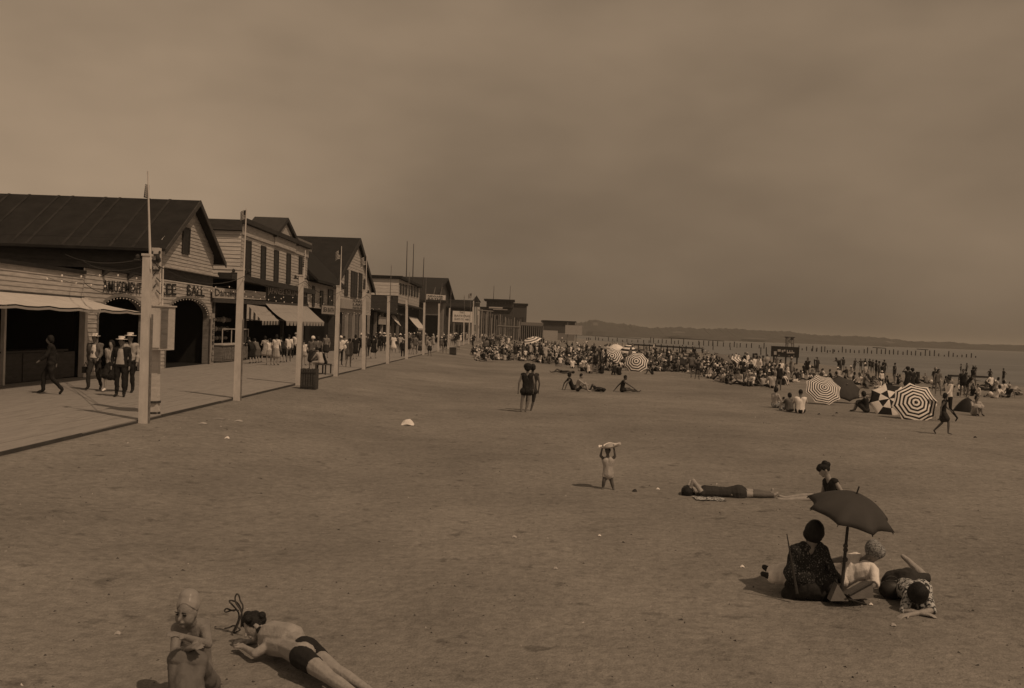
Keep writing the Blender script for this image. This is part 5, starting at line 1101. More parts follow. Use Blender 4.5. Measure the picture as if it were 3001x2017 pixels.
# toddler
D3 = 17.7
J = Jd(U(1782, 1386, D3), U(1782, 1360, D3), U(1781, 1341, D3), U(1781, 1322, D3), [U(1770, 1346, D3), U(1794, 1346, D3)], [U(1760, 1336, D3 - .03), U(1803, 1337, D3 - .03)], [U(1765, 1314, D3 - .05), U(1799, 1313, D3 - .05)],
       [U(1777, 1388, D3), U(1788, 1388, D3)], [U(1770, 1410, D3 - .03), U(1792, 1410, D3)], [U(1767, 1431, D3), U(1798, 1433, D3)], [U(1764, 1437, D3 - .08), U(1800, 1438, D3 - .08)])
fg = body(J, .6, 'short', None, 0, False, 1.08, V((-.2, -1, 0)), V((0, 0, 1)))
fg.c(U(1783, 1372, D3), U(1782, 1390, D3), .075, .09, HI)
to_ = stroller(0, 0, 0, '', fig=fg, world=True, p=G(1783, 1438), vox=.011, smooth=3, skin=skinC, garments=[('pale_romper', (TO, HI), c_lt, .008)], label='toddler in pale romper under a floppy white hat, alone on the open sand')
mb = M(); c = U(1787, 1306, D3); n_ = 28
for k_ in range(7):
    for i in range(n_):
        a = 2 * math.pi * i / n_; rr = [.0, .05, .09, .105, .14, .175, .2][k_]; z = [.07, .065, .045, .0, -.0, .02 + .008 * math.sin(a * 5), .045 + .014 * math.sin(a * 5)][k_]
        z += .35 * rr * math.cos(a) * .5 + .04 * rr * math.sin(a)
        mb.v.append(c + V((rr * math.cos(a), rr * math.sin(a) * .9, z - .03)))
for k_ in range(6):
    for i in range(n_): a = k_ * n_ + i; b_ = k_ * n_ + (i + 1) % n_; mb.f.append((a, b_, b_ + n_, a + n_)); mb.m.append(1 if k_ == 5 else 0)
mb.build('sun_hat', [c_lt, c_wh], to_, smooth=True)
# two girls standing, backs to camera
D4 = 33.9
def girl(dx, d, lab, hair, hs, gar, skin, w_=1.):
    J = Jd(U(1544 + dx, 1140, d), U(1545 + dx, 1112, d), U(1546 + dx, 1093, d), U(1547 + dx, 1077, d), [U(1531 + dx, 1098, d), U(1561 + dx, 1099, d)], [U(1521 + dx, 1122, d), U(1566 + dx, 1124, d)], [U(1519 + dx, 1146, d + .05), U(1563 + dx, 1146, d + .1)],
           [U(1536 + dx, 1143, d), U(1552 + dx, 1143, d)], [U(1530 + dx, 1176, d), U(1548 + dx, 1176, d)], [U(1527 + dx, 1205, d), U(1540 + dx, 1206, d)], [U(1525 + dx, 1209, d + .1), U(1540 + dx, 1210, d + .1)])
    fg = body(J, .98, hair, None, .12, False, w_, V((.1, 1, -.1)), V((0, 0, 1)))
    return stroller(0, 0, 0, '', fig=fg, world=True, p=V((J['A'][0].x, d, gzn(J['A'][0].x, d))), vox=.015, smooth=3, skin=skin, garments=gar, label=lab, group='pair of women standing on the open sand')
girl(0, 34, 'front woman of the standing pair, big dark hair and black bathing suit', 'big', 1, [('black_bathing_suit', (TO, HI), c_blk, .01)], skinB, .98)
girl(15, 34.7, 'woman standing half hidden behind the big haired one', 'bob', 1, [('dark_bathing_suit', (TO, HI, TH), c_nvy, .01)], skinC, .88)

# bottom left child with rubber cap
D5 = 7.0
J = Jd(U(580, 2010, D5 + .25), U(572, 1900, D5 + .12), U(560, 1832, D5 + .02), U(549, 1795, D5 - .04), [U(520, 1842, D5 + .02), U(598, 1832, D5 + .1)], [U(512, 1912, D5 - .1), U(610, 1888, D5 - .08)], [U(556, 1900, D5 - .22), U(537, 1866, D5 - .27)],
       [U(555, 2015, D5 + .15), U(610, 2015, D5 + .2)], [U(515, 1935, D5 - .2), U(578, 1940, D5 - .2)], [U(520, 2050, D5 - .35), U(570, 2050, D5 - .35)], [U(515, 2058, D5 - .5), U(568, 2058, D5 - .5)], hn=V((0, -.4, 1)), curl=.5)
fg = body(J, .88, 'none', None, 0, True, .98, V((-.32, -1, -.12)), V((.06, .0, 1)), True)
A_ = (V((1, 0, 0)), V((0, 1, 0)), V((0, 0, 1))); fg.c(U(552, 1772, D5 - .02), U(554, 1755, D5), .078, .072, HT); fg.e(U(554, 1747, D5), (.066, .07, .05), A_, HT); hc_ = U(549, 1795, D5 - .04); fd_ = V((-.32, -1, -.12)).normalized(); sd2 = V((1, -.32, 0)).normalized(); [fg.e(hc_ + fd_ * .03 + sd2 * .03 * q_ - V((0, 0, .03)), (.042, .04, .05), A_, SK) for q_ in (-1, 1)]; fg.c(U(556, 1822, D5), U(551, 1808, D5), .05, .05, SK); fg.c(U(535, 1838, D5 + .04), U(585, 1832, D5 + .07), .055, .055, TO)
fg.c(U(522, 1935, D5 - .2), U(574, 1940, D5 - .2), .065, .065, TH); fg.c(U(548, 1970, D5 - .22), U(548, 2040, D5 - .3), .09, .12, CA)
capm = mat('rubber_bathing_cap', .3, .35, .06, 12)
ch = stroller(0, 0, 0, '', fig=fg, world=True, p=V((U(560, 2040, D5).x, D5, gz(-2.2, 7))), vox=.007, smooth=5, skin=skinB, hatm=capm, garments=[('wrapped_towel', (HI, TH, CA), c_gry, .014)], label='child in tall pale bathing cap squinting at the camera, arms over knees')
fwd = V((-.32, -1, -.12)).normalized(); sd_ = fwd.cross(V((0, 0, 1))).normalized(); upv = sd_.cross(fwd); Hc = J['H']; s_ = .88
for k_ in (-1, 1):
    mb = M(); c = Hc + fwd * .080 * s_ + sd_ * .033 * s_ * k_ + upv * .008 * s_; mb.sph(c, .012 * s_, n=10, k=7, sc=(1.4, .8, .55)); mb.build('eye', hairD, ch, smooth=True)
    mb = M(); mb.bar(c + upv * .016 + sd_ * -.018 + fwd * .006, c + upv * .019 + sd_ * .018 + fwd * .004, .0035, 6); mb.build('eyebrow', hairD, ch)
mb = M(); c = Hc + fwd * .0985 * s_ - upv * .052 * s_; mb.sph(c, .02 * s_, n=12, k=6, sc=(1.1, .4, .28)); mb.build('mouth', mat('lips', .1, .5), ch, smooth=True)
J = Jd(U(893, 1905, 7.75), U(836, 1872, 8.05), U(786, 1862, 8.22), U(747, 1836, 8.3), [U(788, 1892, 8.0), U(815, 1862, 8.35)], [U(748, 1916, 7.95), U(790, 1880, 8.5)], [U(716, 1898, 8.1), U(735, 1880, 8.4)],
       [U(885, 1925, 7.65), U(905, 1908, 7.85)], [U(965, 1985, 7.35), U(985, 1965, 7.5)], [U(1050, 2040, 7.1), U(1075, 2020, 7.2)], [U(1080, 2055, 7.0), U(1105, 2040, 7.1)])
fg = body(J, .95, 'short', None, 0, True, 1.0, V((-.7, -.5, -.5)), V((-.45, .1, .8)), True)
fg.c(U(800, 1866, 8.15), U(850, 1872, 8.0), .13, .125, TO)
rh = random.Random(3)
for k_ in range(16):
    dv = V((rh.uniform(-.1, .09), rh.uniform(-.08, .1), rh.uniform(-.03, .1))); fg.e(J['H'] + dv * 1.0, (.034, .04, .032), A_, HR)
stroller(0, 0, 0, '', fig=fg, world=True, p=V((U(850, 1900, 8).x, 8, gz(-1.8, 8))), vox=.007, smooth=5, skin=skinA, garments=[('bathing_suit', (HI,), c_blk, .006)], label='bare backed youth with tousled dark hair lying face down at the bottom left')
# bent wire loops standing in the sand
Dl = 8.6; def_pts = [[(690, 1848), (700, 1822), (712, 1780), (704, 1760), (700, 1745), (694, 1741), (689, 1752), (692, 1768), (706, 1790), (714, 1820), (722, 1848)],
 [(681, 1854), (697, 1822), (700, 1800), (692, 1785), (680, 1772), (672, 1762), (678, 1760), (694, 1766), (704, 1780), (708, 1800), (706, 1848)],
 [(700, 1790), (690, 1788), (676, 1790), (662, 1794), (658, 1789), (664, 1784), (676, 1788), (690, 1792)], [(658, 1842), (672, 1839), (684, 1834), (696, 1838), (704, 1846), (690, 1853), (684, 1854), (694, 1836), (702, 1822)]]
wl = thing('cane_loops', 'bundle of bent cane loops standing in the sand between the two youngsters', 'cane', G(690, 1855))
for k_, pl in enumerate(def_pts):
    mb = M(); pts = [U(a, b_, Dl + .03 * k_) for a, b_ in pl]; sm = []
    for i in range(len(pts) - 1):
        p0, p1, p2, p3_ = pts[max(0, i - 1)], pts[i], pts[i + 1], pts[min(len(pts) - 1, i + 2)]
        for t in (0, .25, .5, .75): sm.append(.5 * ((2 * p1) + (p2 - p0) * t + (2 * p0 - 5 * p1 + 4 * p2 - p3_) * t * t + (3 * p1 - p0 - 3 * p2 + p3_) * t ** 3))
    for a, b_ in zip(sm, sm[1:]): mb.bar(a, b_, .0075, 6)
    mb.build('cane', mat('dark_cane', .06, .5, .2, 20), wl)

# ------------------------------------------------------------------ mid-distance sitters (placed singly)
def sit(px, py, hd, pose, of, lb, hair='short', hat=None, skirt=0, sc=1., vox=.022, gr='bathers in front of the crowd'): return person(G(px, py), hd, pose, of, lb, hair, hat, skirt, sc, group=gr, vox=vox)
tr = outfit('trunks', skinA, c_blk); swb = outfit('swim', skinC, c_blk); swn = outfit('swim', skinA, c_nvy)
sit(1692, 1148, RGT - .1, 'sithug', tr, 'bare backed bather seated facing right, head bent', 'short')
sit(1678, 1143, RGT + .2, 'sitback', swb, 'dark bather leaning back on an arm behind the bare backed one', 'bob')
sit(1752, 1147, AWAY + .3, 'lieback', swb, 'bather lying flat with only a dark head showing between the sitters', 'bob')
sit(1822, 1150, RGT, 'reach', swb, 'bather in dark suit reaching along an outstretched leg', 'short')
sit(2270, 1196, RGT + .5, 'sitcross', outfit('dress', skinA, c_lt, c_flor), 'bobbed woman in pale dress with patterned skirt beside a small child', 'bob', None, .9, .95)
sit(2288, 1203, RGT, 'sithug', outfit('dress', skinA, c_lt, c_flor), 'small child in white seated in front of the bobbed woman', 'short', None, .5, .62)
sit(2315, 1208, AWAY, 'sithug', outfit('swim', skinC, c_gry), 'child in grey seated left of the white shirted man', 'bob', None, 0, .85)
sit(2345, 1213, AWAY - .2, 'sithug', outfit('shirt', skinC, c_wh, c_blk), 'man in white shirt and dark trousers seated with his back to us', 'short', None, 0, 1.05)
sit(2540, 1210, LFT - .6, 'sithug', outfit('dress', skinB, c_blk, c_nvy), 'dark clothed person crouching left of the chequered umbrella', 'bob', None, .8, 1., gr='bathers near the right umbrellas')
sit(2555, 1168, LFT, 'lieside', outfit('swim', skinA, c_lt), 'pale bather lying behind the dark umbrella', 'bob', gr='bathers near the right umbrellas')
sit(2762, 1275, RGT - .3, 'walk', outfit('swim', skinC, c_blk, c_nvy), 'child in dark clothes walking past the biggest striped umbrella', 'bob', None, .6, .78, gr='bathers near the right umbrellas')
sit(2778, 1236, LFT + .1, 'walk', outfit('shirt', skinC, c_wh, c_blk), 'man in white shirt and dark shorts with an arm stretched left', 'short', None, 0, 1.0, gr='bathers near the right umbrellas')
sit(2658, 1150, AWAY, 'stand', outfit('dress', skinB, c_blk), 'dark couple member with big hat behind the chequered umbrella', 'big', None, .8, .95, gr='bathers near the right umbrellas')
sit(2672, 1150, AWAY + .3, 'stand', outfit('dress', skinB, c_blk), 'dark clothed companion behind the biggest umbrella', 'big', None, .8, .9, gr='bathers near the right umbrellas')
sit(2747, 1160, TOC, 'stand', outfit('swim', skinB, c_gry), 'bather in grey suit standing behind the biggest umbrella', 'bob', None, 0, .95, gr='bathers near the right umbrellas')
sit(2856, 1218, TOC, 'sithug', outfit('dress', skinB, c_lt), 'seated person in pale clothes at the right edge near the cone umbrella', 'bob', None, .8, 1., gr='bathers near the right umbrellas')
sit(2025, 1108, .2, 'walk', outfit('trunks', skinC, c_blk), 'tall dark youth striding in front of the crowd', 'short')
sit(2044, 1112, -.3, 'stand', outfit('swim', skinC, c_nvy), 'bent child beside the striding youth', 'short', None, 0, .8)
sit(2052, 1106, .3, 'stand', outfit('dress', skinA, c_lt, c_nvy), 'child in pale shirt right of the striding youth', 'short', None, .4, .7)
sit(2282, 1144, .1, 'stand', outfit('swim', skinC, c_blk), 'dark bather standing right of the pale backed sitter', 'short', None, 0, .9)
sit(2262, 1138, AWAY, 'sitcross', outfit('shirt', skinA, c_lt, c_blk), 'broad pale backed person seated at the crowd edge', 'bob', None, 0, 1.15)
for (px, py, hd, ps, of, lb, sk, sc) in [(1510, 1058, TOC, 'stand', swn, 'woman in dark suit standing legs apart near the left of the crowd', .3, 1.), (1545, 1060, .3, 'lean', sw, 'dark bather stooping right of the standing woman', .3, 1.02), (1470, 1056, 0, 'stand', sw, 'dark figure beside the sitting child at the crowd edge', 0, .8), (1480, 1057, .5, 'sithug', ld, 'pale seated child by the dark figure', .4, .8), (1523, 1058, .5, 'sithug', swn, 'child crouching between the two standing bathers', 0, .7),
      (1392, 1056, RGT, 'sithug', outfit('swim', skinA, c_lt), 'bather seated alone at the left end of the sand crowd', 0, .95), (1420, 1060, RGT, 'lieback', swn, 'dark bather lying behind the lone sitter', 0, 1.), (1440, 1058, -.4, 'sithug', sw, 'dark crouching bather at the left end', 0, 1.), (1425, 1035, 0, 'stand', outfit('swim', skinB, c_mid, c_blk), 'bather in mid grey top and dark trunks at the left end', 0, 1.05),
      (1590, 1066, RGT, 'sitcross', sw, 'dark sitter at the front edge below the wide pale umbrella', 0, 1.), (1612, 1067, LFT, 'sitside', swg, 'grey sitter leaning left of the grey parasol', 0, 1.05), (1650, 1095, LFT, 'lieback', swb, 'dark bather stretched out beneath the small grey parasol', 0, 1.), (1677, 1080, AWAY, 'sithug', outfit('shirt', skinB, c_wh, c_blk), 'white shirted sitter right of the grey parasol', 0, 1.),
      (1720, 1092, RGT, 'lieside', swb, 'dark bather lying with legs to the right below the crowd', 0, 1.), (1727, 1095, AWAY, 'sithug', outfit('shirt', skinB, c_wh, c_blk), 'sitter with white collar and dark wrap', 0, 1.1), (1744, 1096, .2, 'stand', sw, 'dark bather standing left of the paired striped umbrellas', 0, .95), (1764, 1096, .6, 'sitcross', sw, 'dark sitter at the left foot of the striped umbrella', 0, 1.), (1798, 1100, .2, 'kneel', swb, 'bather kneeling below the left striped umbrella', 0, .8), (1815, 1100, .2, 'sithug', swb, 'bather crouching between the striped umbrellas', 0, .9), (1912, 1098, LFT, 'sithug', swb, 'dark sitter just right of the right striped umbrella', 0, .9)]:
    sit(px, py, hd, ps, of, lb, rs.choice(['short', 'bob']), None, sk, sc, vox=.025)

# ------------------------------------------------------------------ the crowd
front = [(1380, 1052), (1500, 1058), (1600, 1066), (1700, 1078), (1760, 1092), (1850, 1084), (1930, 1090), (2000, 1092), (2060, 1100), (2130, 1128), (2240, 1136), (2300, 1128), (2360, 1120), (2500, 1140), (2560, 1150), (2640, 1140), (2860, 1170), (3001, 1180)]
back = [(1380, 1010), (1450, 1000), (1560, 990), (1700, 993), (1900, 1012), (2050, 1032), (2150, 1044), (2300, 1068), (2400, 1082), (2600, 1105), (2860, 1125), (3001, 1135)]
def itp(tab, x):
    for (a, c), (d, e) in zip(tab, tab[1:]):
        if a <= x <= d: return c + (e - c) * (x - a) / (d - a)
    return tab[-1][1]
LOOK = [('swim', c_blk, None, 'black bathing suit'), ('swim', c_nvy, None, 'dark wool suit'), ('swim', c_gry, None, 'grey bathing suit'), ('trunks', c_blk, None, 'dark trunks'), ('shirt', c_wh, c_blk, 'white shirt'), ('dress', c_lt, None, 'pale dress'), ('dress', c_blk, None, 'black dress'), ('dress', c_wh, None, 'white dress'), ('dress', c_gry, None, 'grey dress'), ('shirt', c_lt, c_gry, 'pale shirt'), ('suit', c_nvy, None, 'dark suit')]
PS = [('sithug', 'hunched sitting'), ('sitback', 'leaning back'), ('sitcross', 'sitting cross legged'), ('sitside', 'leaning sideways'), ('lieside', 'lying on one side'), ('stand', 'standing'), ('kneel', 'kneeling'), ('lieback', 'lying down'), ('akimbo', 'hands on hips'), ('walk', 'walking')]
PW_ = [7, 6, 7, 6, 4, 2, 2.5, 3, .7, .8]
marks = [((1556, 1020), 'the wide pale umbrella'), ((1645, 1075), 'the small grey parasol'), ((1794, 1060), 'the left striped umbrella'), ((1865, 1070), 'the right striped umbrella'), ((1993, 1070), 'the dark domed umbrella'), ((2184, 1080), 'the tilted striped umbrella'), ((2300, 1060), 'the dark water billboard'), ((2414, 1100), 'the fine striped umbrella'), ((2478, 1110), 'the plain dark umbrella'), ((2606, 1120), 'the chequered umbrella'), ((2683, 1120), 'the biggest striped umbrella'), ((2834, 1170), 'the cone umbrella'), ((1680, 1000), 'the blank billboard'), ((1400, 1040), 'the far bin')]
rc = random.Random(5)
cand = []; tries = 0
while len(cand) < 1150 and tries < 70000:
    tries += 1; px = rc.uniform(1385, 2990); f_, b_ = itp(front, px), itp(back, px)
    dens = 1 if px < 2300 else .13
    if rc.random() > dens: continue
    py = b_ + (f_ - b_) * rc.random() ** (.62)
    if px > 2330 and py > f_ - 6 : continue
    p = G(px, py)
    if p.z < SEA - .35: continue
    if any((p.x - q_[0].x) ** 2 + (p.y - q_[0].y) ** 2 < (.3 + .0008 * p.y) ** 2 for q_ in cand[-200:]): continue
    cand.append((p, px, py))
cand.sort(key=lambda c_: c_[0].y)
NIND = 300 - len(PEOPLE) - 22
far = M(); farm = [skinB, c_blk, c_nvy, skinB, skinA, c_blk, hairD, c_wh, skinB, skinA]; labels = {}
farlist = []
for i, (p, px, py) in enumerate(cand):
    pi = rc.choices(range(len(PS)), PW_)[0]; lk = rc.choices(LOOK, [7, 5, 4, 3, 5, 4, 4, 3, 3, 3, 3])[0]; ps, pn = PS[pi]
    sk = .8 if lk[0] == 'dress' else 0; hat = 'cloche' if rc.random() < .28 else None; hr = 'bob' if lk[0] == 'dress' or rc.random() < .4 else 'short'
    if ps in ('lieback', 'lieside'): hat = None
    of = outfit(lk[0], rc.choice([skinA, skinB, skinB, skinC]), lk[1], lk[2], hairD if rc.random() < .85 else hairL, rc.choice([c_wh, c_lt, c_straw, c_gry]))
    sc = rc.choice([.7, .85, .95, 1, 1, 1.04]); hd = rc.uniform(0, 6.28)
    if i < NIND:
        d2 = sorted((((px - m_[0][0]) ** 2 + 4 * (py - m_[0][1]) ** 2), m_) for m_ in marks)[0][1]
        side = 'left of' if px < d2[0][0] - 25 else ('right of' if px > d2[0][0] + 25 else ('behind' if py < d2[0][1] else 'in front of'))
        size = 'small child' if sc <= .7 else 'bather' if lk[0] in ('swim', 'trunks') else 'person'
        lb = '%s%s in %s %s %s %s' % ('hatted ' if hat else '', size, lk[3], pn, side, d2[1].replace('the ', ''))
        o = person(p, hd, ps, of, lb, hr, hat, sk, sc, group='beach crowd', vox=.034, auto=(px, py)); labels.setdefault(lb, []).append((px, o))
    else: farlist.append((p, hd, ps, of, hr, hat, sk, sc))
on_ = ['leftmost', 'second from left', 'third from left', 'fourth from left', 'fifth from left', 'sixth from left']
for lb, l_ in labels.items():
    if len(l_) > 1:
        l_.sort(key=lambda a: a[0])
        for i, (px, o) in enumerate(l_): o['label'] = (' '.join(lb.split()) + ', ' + on_[min(i, 5)])
# boardwalk far crowd
for i in range(150):
    Yp = rc.uniform(85, 300); x = rc.uniform(FRONT + 1.2, EDGE + (.0 if Yp < 140 else 7)); z = 0 if x < EDGE else gz(x, Yp)
    lk = rc.choices(LOOK, [3, 2, 2, 1, 6, 3, 6, 3, 2, 3, 7])[0]; of = outfit(lk[0], skinB, lk[1], lk[2], hairD, rc.choice([c_wh, c_straw, c_lt]))
    farlist.append((V((x, Yp, z)), rc.choice([0, math.pi]) + rc.uniform(-.5, .5), rc.choice(['stand', 'walk', 'stand']), of, 'short', 'cloche' if rc.random() < .6 else None, .8 if lk[0] == 'dress' else 0, rc.choice([.8, .95, 1, 1.03])))
allm = [skinA, skinB, skinC, hairD, hairL, c_blk, c_nvy, c_gry, c_lt, c_wh, c_mid, c_straw, c_flor]; mi_ = {m_.name: i for i, m_ in enumerate(allm)}
Vs, Fs, Ms_ = [], [], []; base = 0; cache = {}
for (p, hd, ps, of, hr, hat, sk, sc) in farlist:
    me = template(ps, hr, hat, sk, 1., .055)
    if me.name not in cache:
        n_ = len(me.vertices); co = np.empty(n_ * 3); me.vertices.foreach_get('co', co); cache[me.name] = (co.reshape(-1, 3), [tuple(q.vertices) for q in me.polygons], [q.material_index for q in me.polygons])
    co, fs, ml = cache[me.name]; c_, s2 = math.cos(hd), math.sin(hd); rot = np.array([[c_, -s2, 0], [s2, c_, 0], [0, 0, 1]])
    Vs.append(co @ rot.T * sc + np.array(p)); Fs += [tuple(base + v for v in f_) for f_ in fs]; Ms_ += [mi_[of[m_].name] for m_ in ml]; base += len(co)
me = bpy.data.meshes.new('distant_crowd'); me.from_pydata(np.vstack(Vs).tolist(), [], Fs)
for m_ in allm: me.materials.append(m_)
me.polygons.foreach_set('material_index', Ms_); me.polygons.foreach_set('use_smooth', [True] * len(Fs)); me.update()
o = bpy.data.objects.new('distant_crowd', me); link(o); props(o, 'distant crowd of bathers and strollers beyond the nearer people', 'crowd', kind='stuff')
# waders
wx = [(2455, 1090), (2470, 1088), (2505, 1086), (2522, 1090), (2534, 1088), (2548, 1090), (2556, 1094), (2566, 1112), (2575, 1120), (2590, 1108), (2622, 1122), (2740, 1130), (2815, 1102), (2832, 1100), (2850, 1102), (2858, 1102), (2830, 1135), (2850, 1140), (2820, 1165), (2838, 1168), (2900, 1120), (2940, 1128)]
for i, (px, py) in enumerate(wx):
    p = G(px, py); p.z = max(p.z, SEA - .55)
    lb = 'wading bather number placeholder'
    near_ = ['just left of the dark umbrella', 'above the dark umbrella', 'left on the swimming raft', 'on the swimming raft beside a post', 'third along the swimming raft', 'right part of the raft group', 'rightmost by the raft', 'below the raft at its right', 'wading below the raft, farther right', 'between the raft and tall pile', 'left of the tall thin pile', 'right of the thick pile', 'leftmost of the group by the right edge float', 'second by the right edge float', 'third by the right edge float', 'last by the right edge float', 'lower left by the right edge pile', 'lower right by the right edge pile', 'wading above the cone umbrella', 'wading right above the cone umbrella', 'beyond the right of the float', 'farthest right in the water'][i]
    person(p, rc.uniform(0, 6.28), rc.choice(['stand', 'walk', 'akimbo', 'lean']), outfit('swim', skinC, rc.choice([c_blk, c_nvy])), 'dark bather standing in the shallows, ' + near_, rc.choice(['short', 'bob']), None, 0, rc.choice([.85, .95, 1]), group='waders in the shallows', vox=.034)

# ------------------------------------------------------------------ things in the water
def onS(px, py): return onZ(px, py, SEA)
def pile(px, py0, py1, label, r=.14, lean_=0):
    b_ = onS(px, py1); T = onY(px + lean_, py0, b_.y); mb = M(); mb.bar(b_ - V((0, 0, 1.5)), T, r, 8, r * .85); solo('mooring_pile', mb, m_pile, label, 'pile', b_, 'piles standing in the water')
for (px, a, b_, lb, r, ln) in [(2620, 1073, 1110, 'tall thin pile in front of the wading group', .14, 0), (2690, 1090, 1132, 'thick dark pile behind the biggest umbrella', .22, 0), (2834, 1105, 1136, 'pile below the float at the right edge', .16, -2), (2212, 1036, 1070, 'thick pale grey pile left of the dark billboard', .45, 1), (2395, 1078, 1056, '', 0, 0), (2465, 1056, 1096, 'leaning pile rising behind the dark umbrella', .16, -3), (2503, 1066, 1092, 'short pile at the left of the raft', .12, 0), (2392, 1054, 1082, 'thin slanted pile right of the dark billboard', .12, -5), (2808, 1150, 1192, 'pile standing by the right edge near the cone umbrella', .1, 0), (2050, 1002, 1020, 'dark pile beyond the centre of the crowd', .15, 0), (2090, 1004, 1026, 'dark pile right of the crowd centre', .15, 0), (2230, 1018, 1040, 'pile pair left member near the dark billboard', .15, 0), (2246, 1018, 1042, 'pile pair right member near the dark billboard', .15, 0), (2142, 1010, 1026, 'leaning pile beyond the tilted striped umbrella', .15, -3), (2160, 1006, 1020, 'short dark pile beyond the tilted umbrella', .15, 0)]:
    if lb: pile(px, a, b_, lb, r, ln)
def row(px0, py0, px1, py1, n_, h0, h1, label, seed, rail=None):
    r_ = random.Random(seed); b0_ = onS(px0, py0); t_ = thing('pile_row', label, 'pile row', b0_)
    b1_ = onS(px1, py1)
    for i in range(n_):
        p = lerp(b0_, b1_, i / max(1, n_ - 1) + r_.uniform(-.2, .2) / n_); h_ = r_.uniform(h0, h1) * p.y / F * 1.0
        M().bar(p - V((0, 0, 1)), p + V((r_.uniform(-.1, .1), 0, h_)), .13 + .0002 * p.y, 6).build('pile', m_pile, t_)
    if rail: 
        for (u, v_) in rail: M().bar(lerp(b0_, b1_, u) + V((0, 0, h1 * b0_.y / F)), lerp(b0_, b1_, v_) + V((0, 0, h1 * b1_.y / F)), .14, 6).build('rail', m_pile, t_)
row(2383, 1030, 2860, 1049, 38, 5, 18, 'long broken row of old piles across the bay at right', 1, [(.65, .72), (.38, .46)])
row(1905, 1005, 2240, 1022, 24, 7, 17, 'broken pile row beyond the crowd centre with a top rail', 2, [(.2, .7)])
row(1720, 996, 1900, 1006, 14, 5, 12, 'far short pile row beyond the pale umbrellas', 4, [(.1, .9)])
row(2340, 1026, 2440, 1036, 8, 6, 14, 'short pile row right of the dark billboard', 6)
# dark advertising board + diving tower
bd = onS(2302, 1072); db = thing('water_billboard', 'dark advertising board on posts over the shallows', 'billboard', bd); Yd = bd.y
a, b_ = onY(2261, 1015, Yd), onY(2342, 1047, Yd); zc = (onY(2342, 1020, Yd).z + a.z) / 2
P = [onY(2261, 1014, Yd), onY(2343, 1018, Yd), onY(2341, 1049, Yd), onY(2260, 1045, Yd)]; M().prism(P, (0, .2, 0)).build('panel', m_black, db)
for x0, x1, y0, y1 in ((2268, 2276, 1030, 1040), (2279, 2288, 1024, 1031), (2291, 2296, 1026, 1033), (2297, 2302, 1025, 1030), (2306, 2328, 1032, 1036), (2306, 2309, 1026, 1033), (2313, 2316, 1027, 1033), (2320, 2323, 1027, 1034), (2281, 2285, 1040, 1044), (2311, 2314, 1042, 1045), (2325, 2328, 1042, 1046)):
    M().prism([onY(x0, y0, Yd - .05), onY(x1, y0, Yd - .05), onY(x1, y1, Yd - .05), onY(x0, y1, Yd - .05)], (0, .03, 0)).build('painted_mark', m_wood if y0 > 1035 else m_canvas, db)
for x in (2268, 2303, 2336): c = onY(x, 1045, Yd + .3); M().bar((c.x, Yd + .3, SEA - 1), (c.x, Yd + .3, c.z), .12, 6).build('post', m_pile, db)
Yt = 240; tb = onS(2317, 1022); tb = V((onY(2317, 1020, Yt).x, Yt, SEA)); tw = thing('diving_tower', 'pale cross braced timber tower rising behind the dark billboard', 'tower', tb)
L1, L2, R1, R2 = onY(2309, 1030, Yt), onY(2309, 988, Yt), onY(2327, 1030, Yt), onY(2326, 989, Yt)
for yy in (0, 1.6):
    o_ = V((0, yy, 0)); 
    for a, b_ in ((L1, L2), (R1, R2)): M().bar(V((a.x, a.y + yy, SEA - 1)), b_ + o_, .13, 6).build('leg', m_wood, tw)
    M().bar(L2 + o_, lerp(R1, R2, .45) + o_, .07, 5).build('brace', m_wood, tw); M().bar(R2 + o_, lerp(L1, L2, .45) + o_, .07, 5).build('brace', m_wood, tw)
M().mm(L2 + V((-.3, -.2, -.1)), R2 + V((.3, 1.8, .1))).build('platform', m_trim, tw); M().mm(L2 + V((.7, -.1, -.7)), R2 + V((-.1, .2, -.15))).build('notice', m_trim, tw)
rf = onS(2520, 1098); rt_ = thing('swimming_raft', 'low pale raft with bathers standing on it off the right beach', 'raft', rf)
M().mm(rf + V((-1.2, 0, -.05)), rf + V((1.4, 1.6, .22))).build('deck', m_canvas, rt_); M().mm(rf + V((-1.1, .1, -.4)), rf + V((1.3, 1.5, -.06))).build('float', m_pile, rt_)
rf = onS(2840, 1106); rt_ = thing('swimming_raft', 'dark low float with bathers at the right edge of the bay', 'raft', rf)
M().mm(rf + V((-2, 0, -.05)), rf + V((2.5, 1.6, .2))).build('deck', m_pile, rt_)

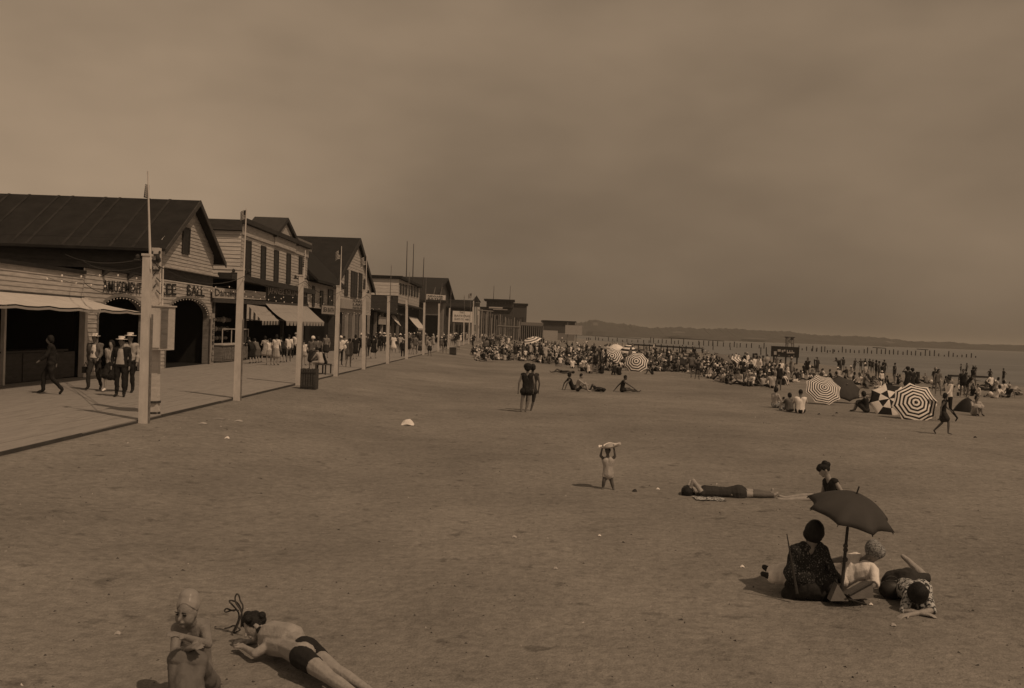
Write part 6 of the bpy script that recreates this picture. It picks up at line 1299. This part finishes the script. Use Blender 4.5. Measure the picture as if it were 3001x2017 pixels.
# ------------------------------------------------------------------ litter and small things on the sand
def scrap(px, py, wpx, label, mt=c_wh, hpx=None, seed=0):
    p = G(px, py); s_ = p.y / F; r = wpx * s_ / 2; r_ = random.Random(px); mb = M(); n_ = 7
    for j_ in range(n_):
        for i in range(n_):
            u, v_ = i / (n_ - 1) * 2 - 1, j_ / (n_ - 1) * 2 - 1; hgt = (hpx or wpx * .45) * s_
            mb.v.append(p + V((u * r, v_ * r * .8, .006 + hgt * max(0, 1 - (u * u + v_ * v_) * .8) * (.7 + .5 * r_.random()))))
    for j_ in range(n_ - 1):
        for i in range(n_ - 1): a = j_ * n_ + i; mb.f.append((a, a + 1, a + n_ + 1, a + n_)); mb.m.append(0)
    solo('paper_scrap', mb, mt, label, 'litter', p, 'scraps of paper on the sand')
for (px, py, w_, lb, mt) in [(1195, 1246, 38, 'crumpled peaked white paper alone on the middle of the sand', c_wh), (2175, 1664, 13, 'small white paper ball left of the seated women', c_wh), (2552, 1773, 12, 'white scrap beside the canvas wedge', c_wh), (2618, 1835, 16, 'white scrap below the woman on her front', c_lt), (1507, 1577, 15, 'thin white shred left of centre in the lower sand', c_lt), (1757, 1575, 9, 'tiny white shred right of centre in the lower sand', c_wh), (1628, 1668, 12, 'flat pale shred in the lower middle sand', c_lt), (345, 1857, 18, 'pale shred near the bottom left corner', c_lt), (666, 1284, 14, 'flat white scrap on the sand below the boardwalk edge', c_wh), (1928, 1436, 10, 'white pebble like scrap left of the lying woman', c_wh), (2452, 1212, 8, 'dark lump right of the white shirted man', c_blk), (2400, 1216, 9, 'dark bundle between the man and the striped umbrella', c_nvy), (2443, 1221, 10, 'grey bundle in front of the fine striped umbrella', c_gry), (1860, 1440, 14, 'dark lump right of the toddler', c_nvy), (2858, 1284, 10, 'dark lump at the right edge of the sand', c_nvy), (640, 1228, 40, 'flat torn newspaper on the rough sand right of the second pole base', c_mid), (700, 1236, 26, 'torn paper sheet beside the newspaper', c_lt), (595, 1242, 24, 'pale rubbish left of the newspaper', c_lt)]:
    scrap(px, py, w_, lb, mt, 4 if w_ > 20 and px != 1195 else None)
towel = M(); p = G(2085, 1466)
for j_ in range(8):
    for i in range(14): towel.v.append(p + V((-.28 + i * .04, -.12 + j_ * .05, .02 + .018 * noise.noise(V((i * .7, j_ * .9, 2))))))
for j_ in range(7):
    for i in range(13): a = j_ * 14 + i; towel.f.append((a, a + 1, a + 15, a + 14)); towel.m.append(0)
solo('patterned_towel', towel, c_flor, 'patterned towel peeping out under the lying woman', 'towel', p, smooth=True)
rr = random.Random(21); mb = M()
for i in range(4200):
    px = rr.uniform(-100, 3100); py = 1060 + 1000 * rr.random() ** .9
    p = G(px, py)
    if p.x < EDGE + .25 or p.y > 60: continue
    if rr.random() > (.9 if (p.x < -5) else .33): continue
    s_ = rr.choice([.005, .006, .008, .011, .016]) * (1 + p.y / 22); c = p + V((0, 0, s_ * .3)); a = rr.uniform(0, 3)
    mi = 0 if rr.random() < .86 else (1 if rr.random() < .75 else 2)
    x = V((math.cos(a), math.sin(a), 0)) * s_ * rr.uniform(.6, 2.2); y_ = V((-math.sin(a), math.cos(a), 0)) * s_ * .6
    mb.add([c - x - V((0, 0, s_)), c + y_ - V((0, 0, s_)), c + x - V((0, 0, s_)), c - y_ - V((0, 0, s_)), c + x * rr.uniform(-.5, .5) + V((0, 0, s_ * rr.uniform(.05, .35)))], [(0, 4, 3), (1, 4, 0), (2, 4, 1), (3, 4, 2)], mi)
o = mb.build('beach_debris', [m_brown, m_canvas, m_wht]); props(o, 'scattered twigs, shells and pebbles over the dry sand', 'debris', kind='stuff')
hz = M().mm((-4300, -260, -4.6), (6300, 7300, 50))
mh = bpy.data.materials.new('sea_haze'); mh.use_nodes = True; t = mh.node_tree; t.nodes.clear(); pv2 = t.nodes.new('ShaderNodeVolumePrincipled'); pv2.inputs['Density'].default_value = HAZE; pv2.inputs['Color'].default_value = (.9, .86, .8, 1); ot = t.nodes.new('ShaderNodeOutputMaterial'); t.links.new(pv2.outputs[0], ot.inputs['Volume'])
if HAZE: ho_ = hz.build('haze', mh); props(ho_, 'thin sea haze over the beach and bay', 'haze', kind='stuff')
print('PEOPLE', len(PEOPLE), 'objs', len(scn.objects))
